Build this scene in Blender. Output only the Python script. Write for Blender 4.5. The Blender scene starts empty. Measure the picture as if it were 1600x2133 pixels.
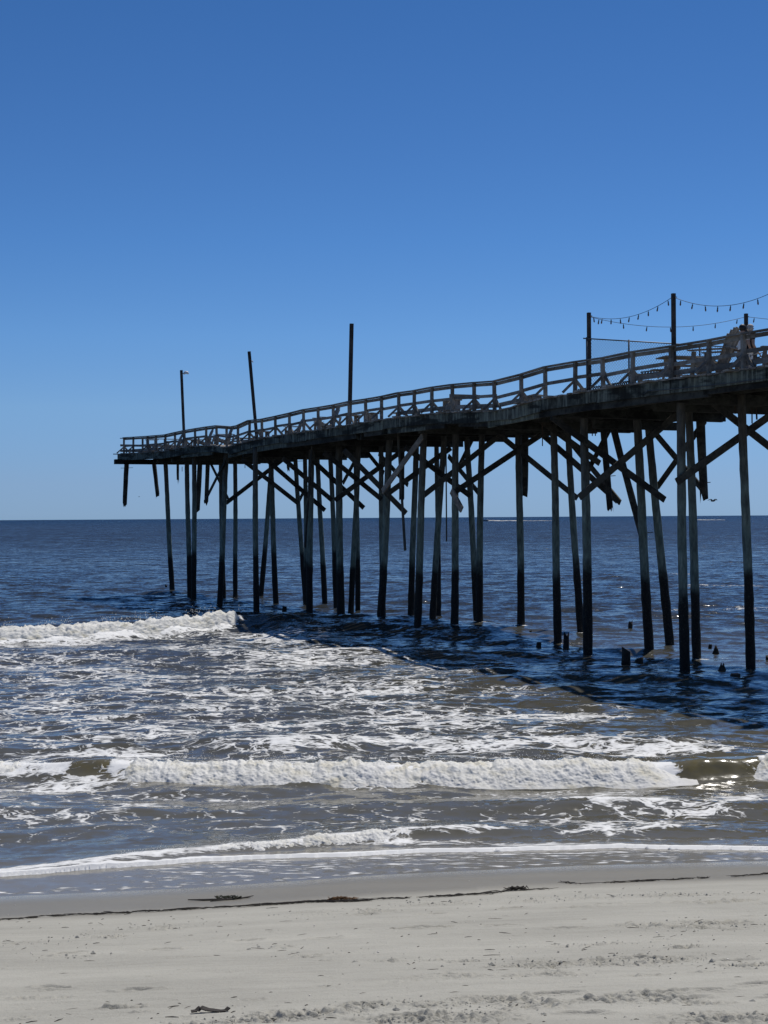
import bpy, bmesh, math, random
import numpy as np
from mathutils import Vector, Matrix, Quaternion

random.seed(7)
RNG = np.random.default_rng(11)
SC = bpy.context.scene
COL = SC.collection
R = math.radians

# ------------------------------------------------------------------ camera
F = 3080.0                      # focal length of the photograph in its own pixels (1600 x 2133)
EYE = 4.4                       # metres above the water
cam = bpy.data.cameras.new('camera')
cam.sensor_fit = 'VERTICAL'
cam.sensor_height = 36.0
cam.sensor_width = 27.0
cam.lens = 36.0 * F / 2133.0
cam.clip_start = 0.1
cam.clip_end = 60000
cam_o = bpy.data.objects.new('camera', cam)
COL.objects.link(cam_o)
PITCH = math.degrees(math.atan(11.5 / F))
cam_o.matrix_world = (Matrix.Translation((0, 0, EYE)) @ Matrix.Rotation(R(90 + PITCH), 4, 'X')
                      @ Matrix.Rotation(R(-0.358), 4, 'Z'))
SC.camera = cam_o

# ------------------------------------------------------------------ light
SUN_TO = Vector((2.6, 4.6, 8.6)).normalized()      # towards the sun: ahead, a little to the right, high
ELEV = math.asin(SUN_TO.z)
AZ = math.atan2(SUN_TO.x, SUN_TO.y)
world = bpy.data.worlds.new('World')
SC.world = world
world.use_nodes = True
nt = world.node_tree
sky = nt.nodes.new('ShaderNodeTexSky')
sky.sky_type = 'NISHITA'
sky.sun_disc = False
sky.sun_elevation = ELEV
sky.sun_rotation = AZ
sky.altitude = 0
sky.air_density = 0.5
sky.dust_density = 0.0
sky.ozone_density = 10.0
bg = nt.nodes['Background']
bg.inputs['Strength'].default_value = 0.107
# thin sea haze: the clear blue pales and greys towards the horizon, the same all the way round
tc = nt.nodes.new('ShaderNodeTexCoord')
sp_ = nt.nodes.new('ShaderNodeSeparateXYZ')
nt.links.new(tc.outputs['Generated'], sp_.inputs[0])
rp = nt.nodes.new('ShaderNodeValToRGB')
_st = [(0.0, (.455, .500, .610)), (.025, (.635, .615, .650)), (.074, (.90, .89, .81)), (.122, (.865, .985, .945)), (.184, (.73, .957, 1.0)), (.245, (.667, .916, .997)), (.33, (.588, .884, 1.0)), (.7, (.55, .86, 1.0))]
_e = rp.color_ramp.elements
while len(_e) < len(_st): _e.new(.5)
for _el, (_p, _c) in zip(_e, _st): _el.position = _p; _el.color = (*_c, 1)
nt.links.new(sp_.outputs[2], rp.inputs[0])
mx_ = nt.nodes.new('ShaderNodeMix'); mx_.data_type = 'RGBA'; mx_.blend_type = 'MULTIPLY'; mx_.inputs[0].default_value = 1.0
nt.links.new(sky.outputs[0], mx_.inputs[6]); nt.links.new(rp.outputs[0], mx_.inputs[7])
nt.links.new(mx_.outputs[2], bg.inputs[0])
sun = bpy.data.lights.new('sun', 'SUN')
sun.energy = 4.0
sun.angle = R(0.5)
sun.color = (1.0, 0.955, 0.89)
sun_o = bpy.data.objects.new('sun', sun)
sun_o.rotation_mode = 'QUATERNION'
sun_o.rotation_quaternion = (-SUN_TO).to_track_quat('-Z', 'Y')
sun_o.location = (0, 0, 60)
COL.objects.link(sun_o)
SC.view_settings.view_transform = 'Standard'
SC.view_settings.look = 'None'
SC.view_settings.exposure = 0.0
SC.view_settings.gamma = 1.0
SC.view_settings.use_curve_mapping = False
SC.cycles.max_bounces = 6
SC.cycles.sample_clamp_indirect = 4.0

# ------------------------------------------------------------------ measuring helpers
def hy(px):
    return 1083.0 - 10.0 * px / 1600.0
def slope(px, py):
    return (px - 800.0) / F, (hy(px) - py) / F          # x/y and (z - EYE)/y
def on_water(px, py):
    a, b = slope(px, py)
    y = -EYE / b
    return a * y, y
# pier frame: s runs seaward along the pier, t across it away from the beach-goer
PO = np.array([8.4, 41.4])
PS = np.array([-0.437, 0.8995])
PT = np.array([0.8995, 0.437])
def st(s, t, z=0.0):
    v = PO + PS * s + PT * t
    return Vector((v[0], v[1], z))
def s_at(px, t):
    a = (px - 800.0) / F
    o = PO + PT * t
    return (o[0] - a * o[1]) / (a * PS[1] - PS[0])
def t_at(px, s):
    a = (px - 800.0) / F
    o = PO + PS * s
    return (a * o[1] - o[0]) / (PT[0] - a * PT[1])
def zat(px, py, y):
    return EYE + (hy(px) - py) / F * y
def at_t(px, py, t):
    p = st(s_at(px, t), t)
    p.z = zat(px, py, p.y)
    return p
def at_s(px, py, s):
    p = st(s, t_at(px, s))
    p.z = zat(px, py, p.y)
    return p
def at_y(px, py, y):
    a, b = slope(px, py)
    return Vector((a * y, y, EYE + b * y))

# ------------------------------------------------------------------ noise (vectorised)
_perm = RNG.permutation(256)
_perm = np.concatenate([_perm, _perm, _perm])
_grad = RNG.normal(size=(256, 3))
_grad /= np.linalg.norm(_grad, axis=1, keepdims=True)
def noise2(x, y):
    xi = np.floor(x).astype(np.int64); yi = np.floor(y).astype(np.int64)
    xf = x - xi; yf = y - yi
    u = xf * xf * xf * (xf * (xf * 6 - 15) + 10); v = yf * yf * yf * (yf * (yf * 6 - 15) + 10)
    def g(ix, iy, fx, fy):
        h = _perm[_perm[ix & 255] + (iy & 255)]
        q = _grad[h]
        return q[..., 0] * fx + q[..., 1] * fy
    a = g(xi, yi, xf, yf); b = g(xi + 1, yi, xf - 1, yf)
    c = g(xi, yi + 1, xf, yf - 1); d = g(xi + 1, yi + 1, xf - 1, yf - 1)
    return (a + (b - a) * u) * (1 - v) + (c + (d - c) * u) * v
def noise3(x, y, z):
    xi = np.floor(x).astype(np.int64); yi = np.floor(y).astype(np.int64); zi = np.floor(z).astype(np.int64)
    xf = x - xi; yf = y - yi; zf = z - zi
    fd = lambda t: t * t * t * (t * (t * 6 - 15) + 10)
    u, v, w = fd(xf), fd(yf), fd(zf)
    def g(dx, dy, dz):
        h = _perm[_perm[_perm[(xi + dx) & 255] + ((yi + dy) & 255)] + ((zi + dz) & 255)]
        q = _grad[h]
        return q[..., 0] * (xf - dx) + q[..., 1] * (yf - dy) + q[..., 2] * (zf - dz)
    L = lambda a, b, t: a + (b - a) * t
    return L(L(L(g(0, 0, 0), g(1, 0, 0), u), L(g(0, 1, 0), g(1, 1, 0), u), v),
             L(L(g(0, 0, 1), g(1, 0, 1), u), L(g(0, 1, 1), g(1, 1, 1), u), v), w)
def sstep(a, b, x):
    t = np.clip((x - a) / (b - a), 0, 1)
    return t * t * (3 - 2 * t)

# ------------------------------------------------------------------ materials
def new_mat(name):
    m = bpy.data.materials.new(name)
    m.use_nodes = True
    n = m.node_tree.nodes
    return m, n, m.node_tree.links, n['Principled BSDF']
def N(n, typ, **kw):
    o = n.new(typ)
    for k, v in kw.items():
        setattr(o, k, v)
    return o
def ramp(n, stops, interp='LINEAR'):
    r = n.new('ShaderNodeValToRGB')
    r.color_ramp.interpolation = interp
    e = r.color_ramp.elements
    while len(e) > len(stops):
        e.remove(e[-1])
    while len(e) < len(stops):
        e.new(0.5)
    for el, (p, c) in zip(e, stops):
        el.position = p
        el.color = (c[0], c[1], c[2], 1) if hasattr(c, '__len__') else (c, c, c, 1)
    return r
def mixc(n, l, fac, a, b, mode='MIX'):
    m = n.new('ShaderNodeMix')
    m.data_type = 'RGBA'
    m.blend_type = mode
    for sock, v in ((m.inputs[0], fac), (m.inputs[6], a), (m.inputs[7], b)):
        if hasattr(v, 'is_linked'):
            l.new(v, sock)
        elif hasattr(v, '__len__'):
            sock.default_value = (*v, 1)
        else:
            sock.default_value = v
    return m.outputs[2]
def mth(n, l, op, a, b=None, c=None, clamp=False):
    m = n.new('ShaderNodeMath')
    m.operation = op
    m.use_clamp = clamp
    for i, v in enumerate((a, b, c)):
        if v is None:
            continue
        if hasattr(v, 'is_linked'):
            l.new(v, m.inputs[i])
        else:
            m.inputs[i].default_value = v
    return m.outputs[0]
def noise_n(n, l, vec, scale, detail=3, rough=0.55, dist=0.0):
    t = n.new('ShaderNodeTexNoise')
    t.inputs['Scale'].default_value = scale
    t.inputs['Detail'].default_value = detail
    t.inputs['Roughness'].default_value = rough
    t.inputs['Distortion'].default_value = dist
    if vec is not None:
        l.new(vec, t.inputs['Vector'])
    return t
def mapping(n, l, vec, scale=(1, 1, 1), rot=(0, 0, 0)):
    m = n.new('ShaderNodeMapping')
    m.inputs['Scale'].default_value = scale
    m.inputs['Rotation'].default_value = rot
    l.new(vec, m.inputs['Vector'])
    return m.outputs[0]

def wood(name, light, dark, grain=8.0, streak=0.0, rough=0.85):
    m, n, l, b = new_mat(name)
    g = n.new('ShaderNodeNewGeometry')
    oi = n.new('ShaderNodeObjectInfo')
    nz = noise_n(n, l, g.outputs['Position'], grain, 5, 0.65, 0.4)
    nb = noise_n(n, l, mapping(n, l, g.outputs['Position'], (1, 1, 2)), 1.1, 3)
    f = mth(n, l, 'ADD', nz.outputs[0], mth(n, l, 'MULTIPLY', mth(n, l, 'SUBTRACT', nb.outputs[0], 0.5), 1.3))
    f = mth(n, l, 'ADD', f, mth(n, l, 'MULTIPLY', mth(n, l, 'SUBTRACT', oi.outputs['Random'], 0.5), 0.35))
    r = ramp(n, [(0.3, dark), (0.72, light)])
    l.new(f, r.inputs[0])
    col = r.outputs[0]
    if streak > 0:      # pale run-off streaks below the gaps between the boards
        sm = noise_n(n, l, mapping(n, l, g.outputs['Position'], (5.5, 5.5, 0.35)), 1.6, 3, 0.6)
        sr = ramp(n, [(0.5, 0.0), (0.62, 1.0)])
        l.new(sm.outputs[0], sr.inputs[0])
        col = mixc(n, l, mth(n, l, 'MULTIPLY', sr.outputs[0], streak), col, tuple(min(1, c * 1.9 + 0.02) for c in light))
        dk = noise_n(n, l, mapping(n, l, g.outputs['Position'], (0.5, 0.5, 2.5)), 1.2, 4, 0.6)
        dr = ramp(n, [(0.5, 0.0), (0.58, 1.0)])
        l.new(dk.outputs[0], dr.inputs[0])
        col = mixc(n, l, mth(n, l, 'MULTIPLY', dr.outputs[0], 0.85), col, tuple(c * 0.25 for c in dark))
    l.new(col, b.inputs['Base Color'])
    b.inputs['Roughness'].default_value = rough
    b.inputs['Specular IOR Level'].default_value = 0.25
    bu = n.new('ShaderNodeBump')
    bu.inputs['Strength'].default_value = 0.5
    bu.inputs['Distance'].default_value = 0.02
    l.new(nz.outputs[0], bu.inputs['Height'])
    l.new(bu.outputs[0], b.inputs['Normal'])
    return m

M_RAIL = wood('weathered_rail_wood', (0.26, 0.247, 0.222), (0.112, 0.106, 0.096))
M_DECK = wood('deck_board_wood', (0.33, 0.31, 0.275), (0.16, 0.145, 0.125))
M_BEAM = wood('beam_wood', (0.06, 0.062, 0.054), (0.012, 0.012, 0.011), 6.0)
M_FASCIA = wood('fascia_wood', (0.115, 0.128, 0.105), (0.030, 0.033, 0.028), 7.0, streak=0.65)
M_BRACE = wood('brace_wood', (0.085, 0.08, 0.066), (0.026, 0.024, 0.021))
M_PLANKPALE = wood('pale_plank_wood', (0.34, 0.30, 0.25), (0.16, 0.14, 0.115))
M_CHAIR = wood('chair_wood', (0.31, 0.285, 0.245), (0.15, 0.135, 0.115))
M_STUMP = wood('rotten_stump_wood', (0.05, 0.042, 0.034), (0.012, 0.011, 0.010), 14)
M_POLE = wood('dark_pole_wood', (0.075, 0.062, 0.055), (0.03, 0.027, 0.026))

def pile_mat():
    m, n, l, b = new_mat('piling_wood')
    g = n.new('ShaderNodeNewGeometry')
    oi = n.new('ShaderNodeObjectInfo')
    sep = n.new('ShaderNodeSeparateXYZ')
    l.new(g.outputs['Position'], sep.inputs[0])
    nz = noise_n(n, l, mapping(n, l, g.outputs['Position'], (1, 1, 0.25)), 9, 5, 0.65, 0.3)
    ns = noise_n(n, l, g.outputs['Position'], 1.6, 4, 0.6)
    up = ramp(n, [(0.32, (0.07, 0.085, 0.072)), (0.55, (0.165, 0.205, 0.172)), (0.75, (0.28, 0.32, 0.265))])
    l.new(nz.outputs[0], up.inputs[0])
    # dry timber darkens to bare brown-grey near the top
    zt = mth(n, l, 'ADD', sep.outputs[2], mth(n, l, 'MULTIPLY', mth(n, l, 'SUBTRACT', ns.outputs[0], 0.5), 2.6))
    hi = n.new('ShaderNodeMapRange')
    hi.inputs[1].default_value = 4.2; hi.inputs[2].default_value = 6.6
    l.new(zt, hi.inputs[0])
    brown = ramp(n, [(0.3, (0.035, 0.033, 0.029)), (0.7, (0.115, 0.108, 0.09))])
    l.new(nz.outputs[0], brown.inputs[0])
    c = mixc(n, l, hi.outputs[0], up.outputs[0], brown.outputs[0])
    # wet, mussel-covered band up to the high water mark
    zl = mth(n, l, 'ADD', sep.outputs[2], mth(n, l, 'MULTIPLY', mth(n, l, 'SUBTRACT', ns.outputs[0], 0.5), 1.3))
    zl = mth(n, l, 'ADD', zl, mth(n, l, 'MULTIPLY', mth(n, l, 'SUBTRACT', oi.outputs['Random'], 0.5), 0.7))
    lo = n.new('ShaderNodeMapRange')
    lo.inputs[1].default_value = 2.25; lo.inputs[2].default_value = 2.75
    l.new(zl, lo.inputs[0])
    nb = noise_n(n, l, g.outputs['Position'], 22, 4, 0.7)
    mus = ramp(n, [(0.4, (0.008, 0.008, 0.008)), (0.60, (0.028, 0.025, 0.02)), (0.74, (0.12, 0.11, 0.09))])
    l.new(nb.outputs[0], mus.inputs[0])
    c = mixc(n, l, lo.outputs[0], mus.outputs[0], c)
    l.new(c, b.inputs['Base Color'])
    b.inputs['Roughness'].default_value = 0.75
    b.inputs['Specular IOR Level'].default_value = 0.3
    bu = n.new('ShaderNodeBump')
    bu.inputs['Strength'].default_value = 0.9
    bu.inputs['Distance'].default_value = 0.03
    hmix = mixc(n, l, lo.outputs[0], nb.outputs[0], nz.outputs[0])
    l.new(hmix, bu.inputs['Height'])
    l.new(bu.outputs[0], b.inputs['Normal'])
    return m
M_PILE = pile_mat()

def plain(name, col, rough=0.6, metal=0.0, var=0.15, scale=20):
    m, n, l, b = new_mat(name)
    g = n.new('ShaderNodeNewGeometry')
    nz = noise_n(n, l, g.outputs['Position'], scale, 3)
    r = ramp(n, [(0.3, tuple(c * (1 - var) for c in col)), (0.7, tuple(min(1, c * (1 + var)) for c in col))])
    l.new(nz.outputs[0], r.inputs[0])
    l.new(r.outputs[0], b.inputs['Base Color'])
    b.inputs['Roughness'].default_value = rough
    b.inputs['Metallic'].default_value = metal
    return m
M_STEEL = plain('galvanised_steel', (0.09, 0.095, 0.10), 0.5, 0.6)
M_RUST = plain('rusty_iron', (0.05, 0.032, 0.022), 0.8)
M_WIRE = plain('black_cord', (0.012, 0.012, 0.014), 0.6)
M_BULB = plain('dark_bulb_glass', (0.10, 0.05, 0.03), 0.15)
M_WHITE = plain('white_paint', (0.75, 0.76, 0.76), 0.4, 0, 0.06)
M_BLACKNET = plain('black_netting', (0.015, 0.014, 0.014), 0.8)
M_WEED = plain('dry_seaweed', (0.022, 0.017, 0.012), 0.85, 0, 0.5, 30)
M_WEEDBROWN = plain('brown_seaweed', (0.17, 0.085, 0.03), 0.8, 0, 0.5, 30)
M_WEEDGREEN = plain('green_seaweed', (0.045, 0.05, 0.02), 0.8, 0, 0.5, 30)
M_SHELL = plain('shell', (0.7, 0.66, 0.58), 0.5)
M_SKIN = plain('skin', (0.42, 0.25, 0.17), 0.55, 0, 0.05)
M_BLACKCLOTH = plain('black_cloth', (0.012, 0.012, 0.014), 0.9)
M_GREYCLOTH = plain('grey_cloth', (0.13, 0.13, 0.135), 0.9)
M_HAIRBLACK = plain('black_hair', (0.012, 0.010, 0.009), 0.6)
M_HAIRGREY = plain('grey_hair', (0.42, 0.39, 0.35), 0.7)
M_GULL = plain('gull_feathers', (0.09, 0.085, 0.08), 0.8, 0, 0.4)
def printed_cloth():
    m, n, l, b = new_mat('white_printed_cloth')
    g = n.new('ShaderNodeNewGeometry')
    nz = noise_n(n, l, g.outputs['Position'], 16, 2)
    r = ramp(n, [(0.60, (0.78, 0.77, 0.74)), (0.66, (0.06, 0.06, 0.07))])
    l.new(nz.outputs[0], r.inputs[0])
    l.new(r.outputs[0], b.inputs['Base Color'])
    b.inputs['Roughness'].default_value = 0.9
    return m
M_PRINT = printed_cloth()

def foam_bump(n, l, g):
    n1 = noise_n(n, l, g.outputs['Position'], 14, 5, 0.65)
    bu = n.new('ShaderNodeBump')
    bu.inputs['Strength'].default_value = 0.7
    bu.inputs['Distance'].default_value = 0.02
    l.new(n1.outputs[0], bu.inputs['Height'])
    return n1, bu
def foam_mat():
    m, n, l, b = new_mat('breaker_foam')
    g = n.new('ShaderNodeNewGeometry')
    n1, bu = foam_bump(n, l, g)
    n2 = noise_n(n, l, mapping(n, l, g.outputs['Position'], (1, 1, 1.5)), 2.2, 4, 0.6)
    r = ramp(n, [(0.3, (0.80, 0.75, 0.60)), (0.47, (0.94, 0.925, 0.86)), (0.7, (0.96, 0.955, 0.93))])
    l.new(n2.outputs[0], r.inputs[0])
    l.new(r.outputs[0], b.inputs['Base Color'])
    b.inputs['Roughness'].default_value = 0.65
    b.inputs['Specular IOR Level'].default_value = 0.3
    l.new(bu.outputs[0], b.inputs['Normal'])
    tr = n.new('ShaderNodeBsdfTranslucent')
    tr.inputs[0].default_value = (0.85, 0.84, 0.8, 1)
    mx = n.new('ShaderNodeMixShader')
    mx.inputs[0].default_value = 0.35
    l.new(b.outputs[0], mx.inputs[1]); l.new(tr.outputs[0], mx.inputs[2])
    l.new(mx.outputs[0], n['Material Output'].inputs[0])
    return m
M_FOAM = foam_mat()

def sea_mat():
    m, n, l, b = new_mat('sea_water')
    g = n.new('ShaderNodeNewGeometry')
    pos = g.outputs['Position']
    at = lambda nm: N(n, 'ShaderNodeAttribute', attribute_name=nm).outputs['Fac']
    foam, silt, shallow = at('foam'), at('silt'), at('shallow')
    # ---- body colour: clear offshore, sandy brown in the surf
    c = mixc(n, l, silt, (0.012, 0.017, 0.021), (0.108, 0.100, 0.074))
    ol = noise_n(n, l, mapping(n, l, pos, (1, 1, 2.5)), 3.5, 4, 0.65, 0.8)
    c = mixc(n, l, mth(n, l, 'MULTIPLY', at('olive'), mth(n, l, 'MULTIPLY_ADD', ol.outputs[0], 2.2, -0.45, clamp=True)), c, (0.150, 0.122, 0.045))  # olive crest faces: suspended sand, with the glow of backlit water painted in
    c = mixc(n, l, shallow, c, (0.19, 0.18, 0.155))
    # ---- foam web
    wn = n.new('ShaderNodeTexNoise')
    wn.inputs['Scale'].default_value = 1.1; wn.inputs['Detail'].default_value = 3
    l.new(pos, wn.inputs['Vector'])
    warp = n.new('ShaderNodeVectorMath'); warp.operation = 'MULTIPLY_ADD'
    l.new(wn.outputs['Color'], warp.inputs[0]); warp.inputs[1].default_value = (1.5, 1.1, 0); l.new(pos, warp.inputs[2])
    def vor(scale, vec):
        v = n.new('ShaderNodeTexVoronoi'); v.feature = 'DISTANCE_TO_EDGE'
        v.voronoi_dimensions = '2D'
        v.inputs['Scale'].default_value = scale
        v.inputs['Randomness'].default_value = 1.0
        l.new(vec, v.inputs['Vector'])
        return v.outputs['Distance']
    v1 = vor(1.7, mapping(n, l, warp.outputs[0], (0.75, 1.05, 0)))
    v2 = vor(5.0, mapping(n, l, warp.outputs[0], (0.65, 1.1, 0)))
    nf = noise_n(n, l, mapping(n, l, pos, (0.8, 1, 0)), 5.5, 6, 0.68)
    big = noise_n(n, l, mapping(n, l, pos, (0.5, 0.8, 0)), 0.85, 3, 0.6)
    v3 = vor(11.5, mapping(n, l, warp.outputs[0], (0.6, 1.1, 0)))
    field = mth(n, l, 'ADD', mth(n, l, 'MULTIPLY', v1, 1.15), mth(n, l, 'MULTIPLY', v2, 0.95))
    field = mth(n, l, 'ADD', field, mth(n, l, 'MULTIPLY', v3, 0.75))
    field = mth(n, l, 'ADD', field, mth(n, l, 'MULTIPLY', mth(n, l, 'SUBTRACT', nf.outputs[0], 0.5), 0.95))
    field = mth(n, l, 'ADD', field, mth(n, l, 'MULTIPLY', mth(n, l, 'SUBTRACT', big.outputs[0], 0.5), 1.15))
    # the last film of water on the sand carries fine streaks of froth instead of a web
    st1 = noise_n(n, l, mapping(n, l, pos, (4.0, 24.0, 0)), 1.0, 5, 0.62, 0.4)
    fstreak = mth(n, l, 'MULTIPLY_ADD', mth(n, l, 'SUBTRACT', st1.outputs[0], 0.5), 1.9, 0.34)
    fm_ = n.new('ShaderNodeMix'); fm_.data_type = 'FLOAT'
    l.new(shallow, fm_.inputs[0]); l.new(field, fm_.inputs[2]); l.new(fstreak, fm_.inputs[3])
    field = fm_.outputs[0]
    dens = mth(n, l, 'MULTIPLY_ADD', foam, 1.2, -0.29)
    df = mth(n, l, 'SUBTRACT', dens, field)
    mr = n.new('ShaderNodeMapRange')
    mr.inputs[1].default_value = -0.06; mr.inputs[2].default_value = 0.09
    l.new(df, mr.inputs[0])
    fm = mth(n, l, 'MULTIPLY', mr.outputs[0], mth(n, l, 'GREATER_THAN', foam, 0.02))
    # foam thickness varies
    thick = ramp(n, [(0.32, 0.28), (0.56, 0.74), (0.80, 1.0)])
    tn = noise_n(n, l, mapping(n, l, pos, (1, 1, 0)), 7, 4, 0.6)
    l.new(mth(n, l, 'ADD', tn.outputs[0], mth(n, l, 'MULTIPLY', df, 0.6)), thick.inputs[0])
    fm2 = mth(n, l, 'MULTIPLY', fm, thick.outputs[0])
    col = mixc(n, l, fm2, c, (0.78, 0.78, 0.76))
    l.new(col, b.inputs['Base Color'])
    rough = mth(n, l, 'MULTIPLY_ADD', fm, 0.5, 0.13)
    l.new(rough, b.inputs['Roughness'])
    b.inputs['IOR'].default_value = 1.333
    # ---- ripples: slopes added straight to the surface normal, so they hold at any distance
    def slopes(vec, scale, detail, dist, amt):
        t = noise_n(n, l, vec, scale, detail, 0.58, dist)
        a_ = n.new('ShaderNodeVectorMath'); a_.operation = 'SUBTRACT'
        l.new(t.outputs['Color'], a_.inputs[0]); a_.inputs[1].default_value = (.5, .5, .5)
        b_ = n.new('ShaderNodeVectorMath'); b_.operation = 'SCALE'
        l.new(a_.outputs[0], b_.inputs[0]); l.new(amt, b_.inputs['Scale'])
        return b_.outputs[0]
    def vadd(a_, b_):
        v = n.new('ShaderNodeVectorMath'); v.operation = 'ADD'
        l.new(a_, v.inputs[0]); l.new(b_, v.inputs[1])
        return v.outputs[0]
    gust = noise_n(n, l, mapping(n, l, pos, (0.25, 1.0, 0)), 0.045, 3, 0.6)
    gl = mth(n, l, 'MULTIPLY_ADD', gust.outputs[0], 1.6, 0.2)
    S = slopes(mapping(n, l, pos, (0.5, 1.0, 0)), 0.55, 3, 0.3, mth(n, l, 'MULTIPLY', at('chop_long'), gl))
    S = vadd(S, slopes(mapping(n, l, pos, (0.55, 1.0, 0)), 2.0, 3, 0.5, mth(n, l, 'MULTIPLY', at('chop_mid'), gl)))
    S = vadd(S, slopes(mapping(n, l, pos, (0.7, 1.0, 0)), 7.0, 3, 0.4, at('chop_short')))
    cv = n.new('ShaderNodeCombineXYZ')
    l.new(mth(n, l, 'MULTIPLY', at('chop_long'), -0.34), cv.inputs[1])      # fronts of the waves are steeper than their backs
    S = vadd(S, cv.outputs[0])
    fl = n.new('ShaderNodeVectorMath'); fl.operation = 'MULTIPLY'
    l.new(S, fl.inputs[0]); fl.inputs[1].default_value = (1, 1, 0)
    nn = n.new('ShaderNodeVectorMath'); nn.operation = 'NORMALIZE'
    l.new(vadd(fl.outputs[0], g.outputs['Normal']), nn.inputs[0])
    bu = n.new('ShaderNodeBump')
    bu.inputs['Strength'].default_value = 1.0
    bu.inputs['Distance'].default_value = 1.0
    l.new(mth(n, l, 'MULTIPLY', fm2, 0.018), bu.inputs['Height'])
    l.new(nn.outputs[0], bu.inputs['Normal'])
    l.new(bu.outputs[0], b.inputs['Normal'])
    return m
M_SEA = sea_mat()

def sand_mat():
    m, n, l, b = new_mat('beach_sand')
    g = n.new('ShaderNodeNewGeometry')
    pos = g.outputs['Position']
    wet = N(n, 'ShaderNodeAttribute', attribute_name='wet').outputs['Fac']
    film = N(n, 'ShaderNodeAttribute', attribute_name='film').outputs['Fac']
    n1 = noise_n(n, l, mapping(n, l, pos, (0.5, 1.6, 1)), 0.9, 5, 0.6)
    n2 = noise_n(n, l, pos, 55, 4, 0.7)
    n3 = noise_n(n, l, mapping(n, l, pos, (0.35, 2.0, 1)), 5, 4, 0.65)
    f = mth(n, l, 'ADD', mth(n, l, 'MULTIPLY', n1.outputs[0], 0.5), mth(n, l, 'MULTIPLY', n2.outputs[0], 0.3))
    f = mth(n, l, 'ADD', f, mth(n, l, 'MULTIPLY', n3.outputs[0], 0.25))
    dry = ramp(n, [(0.36, (0.290, 0.279, 0.240)), (0.68, (0.428, 0.413, 0.357))])
    l.new(f, dry.inputs[0])
    # dark grains and shell specks
    sp = noise_n(n, l, pos, 130, 2, 0.5)
    spr = ramp(n, [(0.24, 0.55), (0.36, 1.0)])
    l.new(sp.outputs[0], spr.inputs[0])
    dcol = mixc(n, l, 1.0, dry.outputs[0], spr.outputs[0], 'MULTIPLY')
    wcol = mixc(n, l, n1.outputs[0], (0.160, 0.146, 0.116), (0.212, 0.195, 0.156))
    we = mth(n, l, 'ADD', wet, mth(n, l, 'MULTIPLY', mth(n, l, 'SUBTRACT', n3.outputs[0], 0.5), 0.35), clamp=True)
    col = mixc(n, l, we, dcol, wcol)
    l.new(col, b.inputs['Base Color'])
    rg = n.new('ShaderNodeMapRange')
    rg.inputs[3].default_value = 0.92; rg.inputs[4].default_value = 0.5
    l.new(wet, rg.inputs[0])
    l.new(mth(n, l, 'SUBTRACT', rg.outputs[0], mth(n, l, 'MULTIPLY', film, 0.35)), b.inputs['Roughness'])
    b.inputs['Specular IOR Level'].default_value = 0.3
    bh = mth(n, l, 'ADD', mth(n, l, 'MULTIPLY', n2.outputs[0], 0.007), mth(n, l, 'MULTIPLY', n3.outputs[0], 0.010))
    churn = N(n, 'ShaderNodeAttribute', attribute_name='churn').outputs['Fac']
    n4 = noise_n(n, l, pos, 24, 4, 0.75, 0.6)
    bh = mth(n, l, 'ADD', bh, mth(n, l, 'MULTIPLY', n4.outputs[0], mth(n, l, 'MULTIPLY_ADD', churn, 0.014, 0.004)))
    bh = mth(n, l, 'MULTIPLY', bh, mth(n, l, 'SUBTRACT', 1.0, mth(n, l, 'MULTIPLY', wet, 0.85)))
    bu = n.new('ShaderNodeBump')
    bu.inputs['Strength'].default_value = 1.0
    bu.inputs['Distance'].default_value = 1.0
    l.new(bh, bu.inputs['Height'])
    l.new(bu.outputs[0], b.inputs['Normal'])
    return m
M_SAND = sand_mat()

# ------------------------------------------------------------------ object helpers
def tag(o, label=None, cat=None, group=None, kind=None):
    if label: o['label'] = label
    if cat: o['category'] = cat
    if group: o['group'] = group
    if kind: o['kind'] = kind
    return o
def empty(name, loc, label, cat, group=None, rz=0.0):
    o = bpy.data.objects.new(name, None)
    COL.objects.link(o)
    o.location = loc
    o.rotation_euler = (0, 0, rz)
    o.empty_display_size = 0.3
    return tag(o, label, cat, group)
def link(name, me, mat, parent=None, matrix=None, world_space=False):
    o = bpy.data.objects.new(name, me)
    COL.objects.link(o)
    if mat is not None and not me.materials:
        me.materials.append(mat)
    if parent is not None:
        o.parent = parent
        if world_space:
            o.matrix_parent_inverse = Matrix.LocRotScale(parent.location, parent.rotation_euler, None).inverted() if parent.parent is None else Matrix()
    if matrix is not None:
        o.matrix_basis = matrix
    return o
def mesh_np(name, V, Q, smooth=True, attrs=None):
    me = bpy.data.meshes.new(name)
    V = np.asarray(V, dtype=np.float32); Q = np.asarray(Q, dtype=np.int32)
    k = Q.shape[1]
    me.vertices.add(len(V)); me.vertices.foreach_set('co', V.ravel())
    me.loops.add(Q.size); me.loops.foreach_set('vertex_index', Q.ravel())
    me.polygons.add(len(Q))
    me.polygons.foreach_set('loop_start', np.arange(0, Q.size, k, dtype=np.int32))
    me.polygons.foreach_set('loop_total', np.full(len(Q), k, dtype=np.int32))
    if smooth:
        me.polygons.foreach_set('use_smooth', np.ones(len(Q), dtype=bool))
    for nm, a in (attrs or {}).items():
        at = me.attributes.new(nm, 'FLOAT', 'POINT')
        at.data.foreach_set('value', np.asarray(a, dtype=np.float32).ravel())
    me.update(calc_edges=True)
    return me
def grid_q(nr, nc):
    i = np.arange(nr - 1)[:, None] * nc + np.arange(nc - 1)[None, :]
    i = i.ravel()
    return np.stack([i, i + 1, i + 1 + nc, i + nc], axis=1)

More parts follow.
